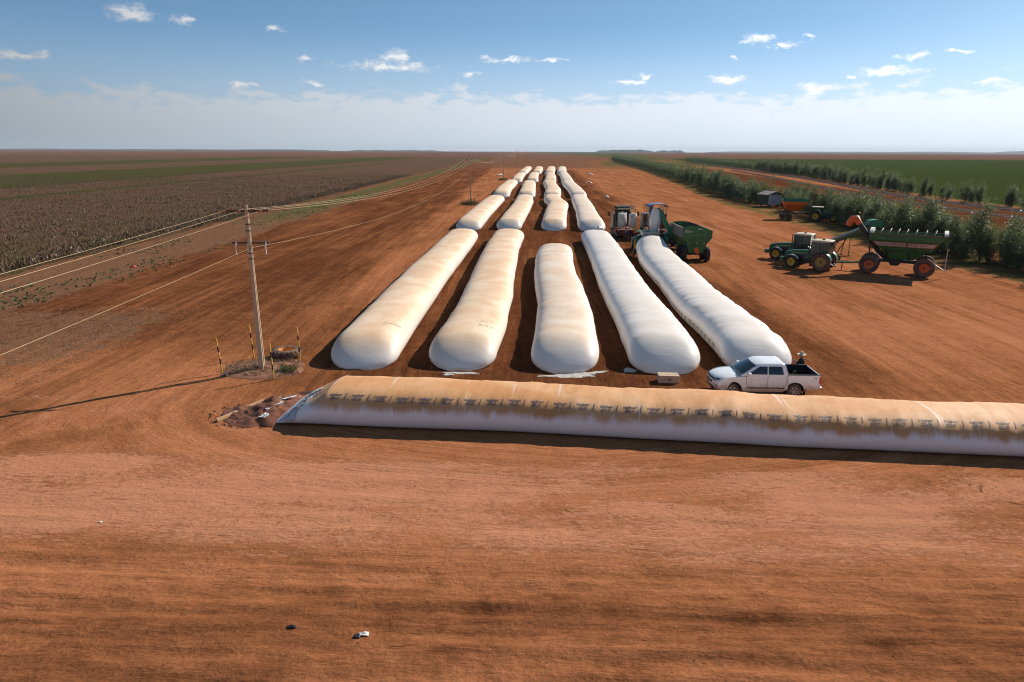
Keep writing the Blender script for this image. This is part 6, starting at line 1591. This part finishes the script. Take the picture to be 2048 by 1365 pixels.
# ================================================================== PEOPLE
def skin_mesh(name, joints, edges, radii, m, parent, sub=2):
    me = bpy.data.meshes.new(name); me.from_pydata(joints, edges, []); me.update()
    me.materials.append(M[m])
    o = bpy.data.objects.new(name, me); C.objects.link(o); o.parent = parent
    sk = o.modifiers.new('skin', 'SKIN'); sk.use_smooth_shade = True
    for i, r in enumerate(radii):
        r2 = r if isinstance(r, tuple) else (r, r)
        me.skin_vertices[0].data[i].radius = r2
    me.skin_vertices[0].data[0].use_root = True
    sb = o.modifiers.new('sub', 'SUBSURF'); sb.levels = sub; sb.render_levels = sub
    return o
def person(label, loc, rz, shirt, trousers, hat=None, lean=0.0, arms='down', scale=1.0, crouch=0.0, sit=False):
    T = thing('person', label, 'person', loc, rz)       # faces +x
    lx = lambda z: lean * max(0, z - .9)
    hipz = .92 - crouch; ch = hipz + .42; sh = hipz + .50
    hip = (-.05 * (crouch > 0), 0, hipz)
    j = {'pel': hip, 'spi': (lx(hipz + .22), 0, hipz + .22), 'che': (lx(ch), 0, ch), 'nek': (lx(sh + .07), 0, sh + .07), 'hd0': (lx(sh + .13) + .02, 0, sh + .16), 'hd1': (lx(sh + .2) + .03, 0, sh + .30)}
    for s, n in ((1, 'l'), (-1, 'r')):
        j['hip' + n] = (hip[0], s * .10, hipz - .04)
        kx = .10 + crouch * .9 if not sit else .42
        kz = .49 if not sit else hipz - .02
        j['kne' + n] = (hip[0] + kx * .6 if not sit else kx, s * .13, kz if not crouch else .48)
        j['ank' + n] = (hip[0] + .0 if not sit else kx + .05, s * .13, .09 if not sit else hipz - .45)
        j['toe' + n] = (j['ank' + n][0] + .17, s * .15, j['ank' + n][2] - .05)
        j['sho' + n] = (lx(sh), s * .19, sh - .02)
        if arms == 'phone' :
            j['elb' + n] = (lx(sh) + .10, s * .25, sh - .27); j['wri' + n] = (lx(sh) + .34, s * .13, sh - .16)
            j['han' + n] = (lx(sh) + .40, s * .10, sh - .11)
        elif arms == 'front':
            j['elb' + n] = (lx(sh) + .14, s * .24, sh - .26); j['wri' + n] = (lx(sh) + .36, s * .18, sh - .30); j['han' + n] = (lx(sh) + .43, s * .17, sh - .31)
        else:
            j['elb' + n] = (lx(sh) - .03, s * .26, sh - .30); j['wri' + n] = (lx(sh) + .06, s * .28, sh - .55); j['han' + n] = (lx(sh) + .09, s * .28, sh - .64)
    names = list(j); ix = {n: i for i, n in enumerate(names)}
    E = [('pel', 'spi'), ('spi', 'che'), ('che', 'nek'), ('nek', 'hd0'), ('hd0', 'hd1')]
    for n in 'lr': E += [('pel', 'hip' + n), ('hip' + n, 'kne' + n), ('kne' + n, 'ank' + n), ('ank' + n, 'toe' + n), ('che', 'sho' + n), ('sho' + n, 'elb' + n), ('elb' + n, 'wri' + n), ('wri' + n, 'han' + n)]
    rad = {'pel': (.13, .15), 'spi': (.115, .145), 'che': (.125, .165), 'nek': .055, 'hd0': (.105, .095), 'hd1': (.118, .098)}
    for n in 'lr': rad.update({'hip' + n: .095, 'kne' + n: .06, 'ank' + n: .045, 'toe' + n: .035, 'sho' + n: .06, 'elb' + n: .043, 'wri' + n: .03, 'han' + n: .036})
    body = skin_mesh('body', [j[n] for n in names], [(ix[a], ix[b]) for a, b in E], [rad[n] for n in names], 'skin', T)
    # fingers, thumb, nose, ears as short chains on the body
    for n, s in (('l', 1), ('r', -1)):
        h = Vector(j['han' + n]); d = (h - Vector(j['wri' + n])).normalized(); sd = Vector((0, s, 0)); up = d.cross(sd).normalized()
        V = []; Ed = []; Rr = []
        for k, (o_, ln) in enumerate(((-.027, .075), (-.009, .085), (.009, .08), (.027, .065))):
            b0 = len(V); p0 = h + up * o_; V += [p0, p0 + d * ln * .55, p0 + d * ln * .8 - sd * ln * .45]; Ed += [(b0, b0 + 1), (b0 + 1, b0 + 2)]; Rr += [.010, .009, .008]
            if k: Ed.append((b0 - 3, b0))
        b0 = len(V); V += [h - d * .03 + up * .035, h + up * .05 + d * .015 - sd * .03]; Ed += [(0, b0), (b0, b0 + 1)]; Rr += [.012, .010]
        skin_mesh('fingers', [tuple(v) for v in V], Ed, Rr, 'skin', body, 1)
    hc_ = Vector(j['hd1']) - Vector((0, 0, .05))
    MB().add([hc_ + Vector(v) for v in ((.070, -.018, -.02), (.070, .018, -.02), (.112, 0, -.025), (.072, 0, .035))], [(0, 1, 2), (1, 3, 2), (3, 0, 2), (0, 3, 1)]).build('nose', 'skin', body)
    for s in (-1, 1):
        MB().lathe([(.001, 0), (.03, .006), (.028, .018), (.001, .02)], (hc_.x, hc_.y + s * .08, hc_.z - .01), 'Y', 10).build('ear', 'skin', body)
        MB().lathe([(.001, 0), (.013, .004), (.001, .008)], (hc_.x + .074, hc_.y + s * .032, hc_.z + .015), 'X', 8).build('eye', 'hair', body)
    MB().box((hc_.x + .072, 0, hc_.z - .06), (.012, .05, .012)).build('mouth', 'rust', body)
    sj = ['spi', 'pel', 'che', 'nek', 'shol', 'elbl', 'wril', 'shor', 'elbr', 'wrir']; si = {n: i for i, n in enumerate(sj)}
    sr = {'pel': (.145, .17), 'spi': (.135, .165), 'che': (.145, .185), 'nek': .06, 'shol': .078, 'shor': .078, 'elbl': .06, 'elbr': .06, 'wril': .046, 'wrir': .046}
    skin_mesh('shirt', [j[n] for n in sj], [(0, 1), (0, 2), (2, 3), (2, 4), (4, 5), (5, 6), (2, 7), (7, 8), (8, 9)], [sr[n] for n in sj], shirt, T)
    tj = ['pel', 'hipl', 'knel', 'ankl', 'hipr', 'kner', 'ankr']
    tr_ = {'pel': (.15, .17), 'hipl': .115, 'hipr': .115, 'knel': .078, 'kner': .078, 'ankl': .065, 'ankr': .065}
    skin_mesh('trousers', [j[n] for n in tj], [(0, 1), (1, 2), (2, 3), (0, 4), (4, 5), (5, 6)], [tr_[n] for n in tj], trousers, T)
    for n in 'lr': skin_mesh('boot', [j['ank' + n], j['toe' + n]], [(0, 1)], [.06, .05], 'boot', T, 1)
    top = Vector(j['hd1'])
    if hat:
        MB().lathe([(.001, .165), (.05, .17), (.085, .13), (.10, .04), (.11, .03), (.20, .015), (.235, .03), (.23, .018), (.11, .015), (.095, .02)], (top.x - .005, top.y, top.z - .045), 'Z', 28).build('hat', hat, T, smooth=True, angle=50)
    else:
        MB().lathe([(.001, .115), (.06, .10), (.098, .04), (.104, -.03), (.095, -.06)], (top.x - .015, top.y, top.z - .02), 'Z', 16).build('hair', 'hair', T, smooth=True, angle=80)
    if arms == 'phone':
        h = (Vector(j['hanl']) + Vector(j['hanr'])) / 2
        ph = MB().box((h.x + .04, h.y, h.z + .05), (.015, .17, .10), 0, R(-20)).build('tablet', 'phone', None)
        ph.parent = T
        [MB().bar((lx(sh - .38) - .118, yy, sh - .38), (lx(sh - .06) - .112, yy, sh - .06), .05, .03, up=(1, 0, 0)).build('vest_band', 'vest', T) for yy in (-.07, .07)]
    if scale != 1: T.scale = (scale,) * 3
    return T
person('person in straw hat and black shirt behind the pickup bed holding a device', (15.45, 34.62, 0), R(178), 'black_cloth', 'dark_cloth', 'hat', .12, 'phone', 1.0)
person('person in a blue shirt standing behind the tank truck', (15.75, 95.2, 0), R(60), 'blue_cloth', 'dark_cloth', None, .1, 'front', 1.0)
person('person in dark clothes crouching left of the tank truck', (13.7, 95.6, 0), R(20), 'dark_cloth', 'dark_cloth', 'dark_cloth', .5, 'front', .98, .22)
person('person in dark clothes seated on the truck under the blue canopy', (21.3, 98.6, 2.55), R(-90), 'dark_cloth', 'dark_cloth', None, .05, 'front', 1.0, .3, True)

# ================================================================== SAPLING ROWS
def leaf_material():
    m = bpy.data.materials.new('leaf'); m.use_nodes = True
    t = NT(m.node_tree); b = m.node_tree.nodes['Principled BSDF']
    tint = t.attr('tint').outputs['Color']
    oi = t.new('ShaderNodeObjectInfo').outputs['Random']
    col = t.mix(t.math('MULTIPLY', oi, 0.45), tint, (0.10, 0.135, 0.048, 1))
    t.put(b.inputs['Base Color'], col); b.inputs['Roughness'].default_value = 0.5; b.inputs['Specular IOR Level'].default_value = 0.4
    tr = t.new('ShaderNodeBsdfTranslucent'); t.put(tr.inputs[0], t.mix(0.5, col, (0.17, 0.22, 0.06, 1)))
    mx = t.new('ShaderNodeMixShader'); mx.inputs[0].default_value = 0.40
    t.l.new(b.outputs[0], mx.inputs[1]); t.l.new(tr.outputs[0], mx.inputs[2])
    t.l.new(mx.outputs[0], m.node_tree.nodes['Material Output'].inputs[0])
    return m
M['leaf'] = leaf_material()
def leaf_cloud(rg, n, h, seed):
    """leaf positions on clumps carried by several upright shoots"""
    shoots = []; k = rg.integers(5, 8)
    for i in range(k):
        a = rg.uniform(0, 2 * math.pi); d = rg.uniform(0.15, 1.35) * (h / 4.2)
        shoots.append((d * math.cos(a), d * math.sin(a), h * rg.uniform(.50, .88) if i else h))
    shoots[0] = (rg.uniform(-.2, .2), rg.uniform(-.2, .2), h)
    cl = []
    for (sx, sy, sh) in shoots:
        for q in range(rg.integers(7, 12)):
            f = rg.uniform(.06, 1.0) ** .8; w_ = (1 - f) * .72 + .16
            cl.append((sx * (.35 + .65 * f) + rg.normal() * .5 * w_, sy * (.35 + .65 * f) + rg.normal() * .5 * w_, sh * f, .20 + .26 * rg.random()))
    cl = np.array(cl)
    pick = rg.integers(0, len(cl), n)
    p = cl[pick, :3] + rg.normal(size=(n, 3)) * cl[pick, 3:4] * np.array([.75, .75, .9])
    p[:, 2] = np.clip(p[:, 2], .06, None)
    return p, pick, shoots
def leaves_mesh(p, pick, seed, size=.17):
    rg = np.random.default_rng(seed); n = len(p)
    d = rg.normal(size=(n, 3)); d[:, 2] -= .35; d /= np.linalg.norm(d, axis=1)[:, None]
    s = np.cross(d, rg.normal(size=(n, 3))); s /= np.linalg.norm(s, axis=1)[:, None]
    L = size * rg.uniform(.7, 1.5, n)[:, None]; w_ = L * .24
    V = np.stack([p, p + d * L * .5 + s * w_, p + d * L, p + d * L * .5 - s * w_], 1)
    me = bpy.data.meshes.new('crown')
    me.vertices.add(n * 4); me.vertices.foreach_set('co', V.reshape(-1).astype(np.float32))
    me.loops.add(n * 4); me.loops.foreach_set('vertex_index', np.arange(n * 4, dtype=np.int32))
    me.polygons.add(n); me.polygons.foreach_set('loop_start', np.arange(0, n * 4, 4, dtype=np.int32)); me.update(calc_edges=True)
    ct = np.random.default_rng(seed + 1).uniform(.65, 1.35, 400)[pick % 400]
    base = np.array([.065, .095, .040]); alt = np.array([.170, .195, .135])
    mixf = rg.random((n, 1)) ** 2
    c = (base * (1 - mixf) + alt * mixf) * ct[:, None] * rg.uniform(.75, 1.25, (n, 1))
    at = me.attributes.new('tint', 'FLOAT_COLOR', 'FACE'); at.data.foreach_set('color', np.concatenate([c, np.ones((n, 1))], 1).astype(np.float32).reshape(-1))
    return me
protos = []
for k in range(7):
    rg = np.random.default_rng(100 + k); h = rg.uniform(3.5, 4.7)
    p, pick, sh = leaf_cloud(rg, 5200, h, k)
    me = leaves_mesh(p, pick, 200 + k, .13); me.materials.append(M['leaf'])
    tb = MB()
    for (sx, sy, s_h) in sh:
        tb.tube([(0, 0, -.1), (sx * .35, sy * .35, s_h * .3), (sx * .8, sy * .8, s_h * .6), (sx, sy, s_h * .8)], [.06, .045, .028, .010], 6)
    tm = bpy.data.meshes.new('trunk'); tm.from_pydata(tb.v, [], tb.f); tm.update(); tm.materials.append(M['bark'])
    protos.append((me, tm))
rt = random.Random(5)
def sapling(x, y, sc, label, group):
    T = thing('sapling_tree', label, 'tree', (x, y, -.02), rt.uniform(0, 6.28), group)
    me, tm = protos[rt.randrange(7)]
    s2 = sc * rt.uniform(.72, 1.22); T.scale = (s2 * rt.uniform(.95, 1.25), s2 * rt.uniform(.95, 1.25), s2)
    for nm, d_ in (('trunk', tm), ('crown', me)):
        o = bpy.data.objects.new(nm, d_); C.objects.link(o); o.parent = T
    return T
near_x = lambda y: float(np.interp(y, [55, 70, 80, 90, 100, 128, 146, 151, 165, 168, 185, 264, 446, 944], [55.5, 54.5, 53.8, 53.6, 54.5, 58.6, 57.8, 63.2, 63.2, 58.5, 59.5, 69, 89, 135]))
y = 57.0
while y < 300:
    lab = ('bushy sapling at the near end of the row, by the right picture edge' if y < 66 else
           'bushy green sapling behind the tail of the long grain cart' if y < 84 else
           'green sapling standing right behind the long grain cart and belt conveyor' if y < 106 else
           'green sapling behind the small tractor and orange cart' if y < 136 else
           'taller sapling in the clump between orange cart and hut' if y < 152 else
           'dense sapling beside and behind the grey hut' if y < 172 else
           'sapling in the near row beyond the hut' if y < 225 else 'small looking sapling far along the near row')
    gap = (126 < y < 131 and False) or (109 < y < 111.5)
    if not gap:
        sapling(near_x(y) + rt.uniform(-.5, .5), y, (1.28 if y < 112 else 1.12) + max(0, y - 90) * .0016, lab, 'saplings in the near row')
        if y < 200 and rt.random() < .55:
            sapling(near_x(y) + rt.uniform(1.4, 3.2), y + rt.uniform(-.8, .8), 1.05, lab, 'saplings in the near row')
    y += rt.uniform(.75, 1.3) * (2.0 if y < 130 else 2.4 if y < 220 else 3.2)
far_x = lambda y: float(np.interp(y, [140, 150, 185, 220, 262, 331, 495, 800], [115, 115.2, 116, 122, 130, 145, 167, 204]))
y = 146.0
while y < 470:
    if not (166 < y < 172 or 181 < y < 184 or 192 < y < 196 or 205 < y < 208):
        sapling(far_x(y) + rt.uniform(-.7, .7), y, (1.15 if y < 215 else 1.25) + max(0, y - 200) * .0015, ('sapling at the near end of the second row, right picture edge' if y < 166 else 'loosely spaced single sapling in the second row beside the green field' if y < 216 else 'sapling in the dense middle of the second row' if y < 330 else 'small looking sapling at the far end of the second row'), 'saplings in the far row')
    y += rt.uniform(.8, 1.25) * (3.1 if y < 230 else 3.6)
def mass(label, fx, y0, y1, step, hh0, hh1, seed):
    rg = np.random.default_rng(seed); pts = []; pk = []
    y = y0
    while y < y1:
        f = (y - y0) / (y1 - y0); h = hh0 + (hh1 - hh0) * f
        p, pick, sh = leaf_cloud(rg, 420, h, 1); p += np.array([fx(y) + rg.uniform(-1, 1), y, 0]); pts.append(p); pk.append(pick)
        y += step
    me = leaves_mesh(np.concatenate(pts), np.concatenate(pk), seed, .5)
    return tag(finish('distant_sapling_row', me, 'leaf'), label, kind='stuff')
mass('distant end of the near sapling row merging into one mass', near_x, 300, 960, 2.8, 5.6, 8.0, 401)
mass('distant end of the far sapling row merging into one mass', far_x, 470, 830, 3.2, 6.0, 7.5, 402)

# ------------------------------------------------------------------ haze
hz = MB().box((0, 5250, 34.0), (24600, 13600, 78)).build('haze', None)
m = bpy.data.materials.new('haze_air'); m.use_nodes = True
nt = m.node_tree; nt.nodes.clear()
out = nt.nodes.new('ShaderNodeOutputMaterial'); pv = nt.nodes.new('ShaderNodeVolumePrincipled')
pv.inputs['Color'].default_value = (0.62, 0.72, 0.86, 1); pv.inputs['Density'].default_value = 0.000045; pv.inputs['Anisotropy'].default_value = 0.0
nt.links.new(pv.outputs[0], out.inputs['Volume'])
hz.data.materials.append(m)
tag(hz, 'thin pale haze in the air over the fields', kind='stuff')
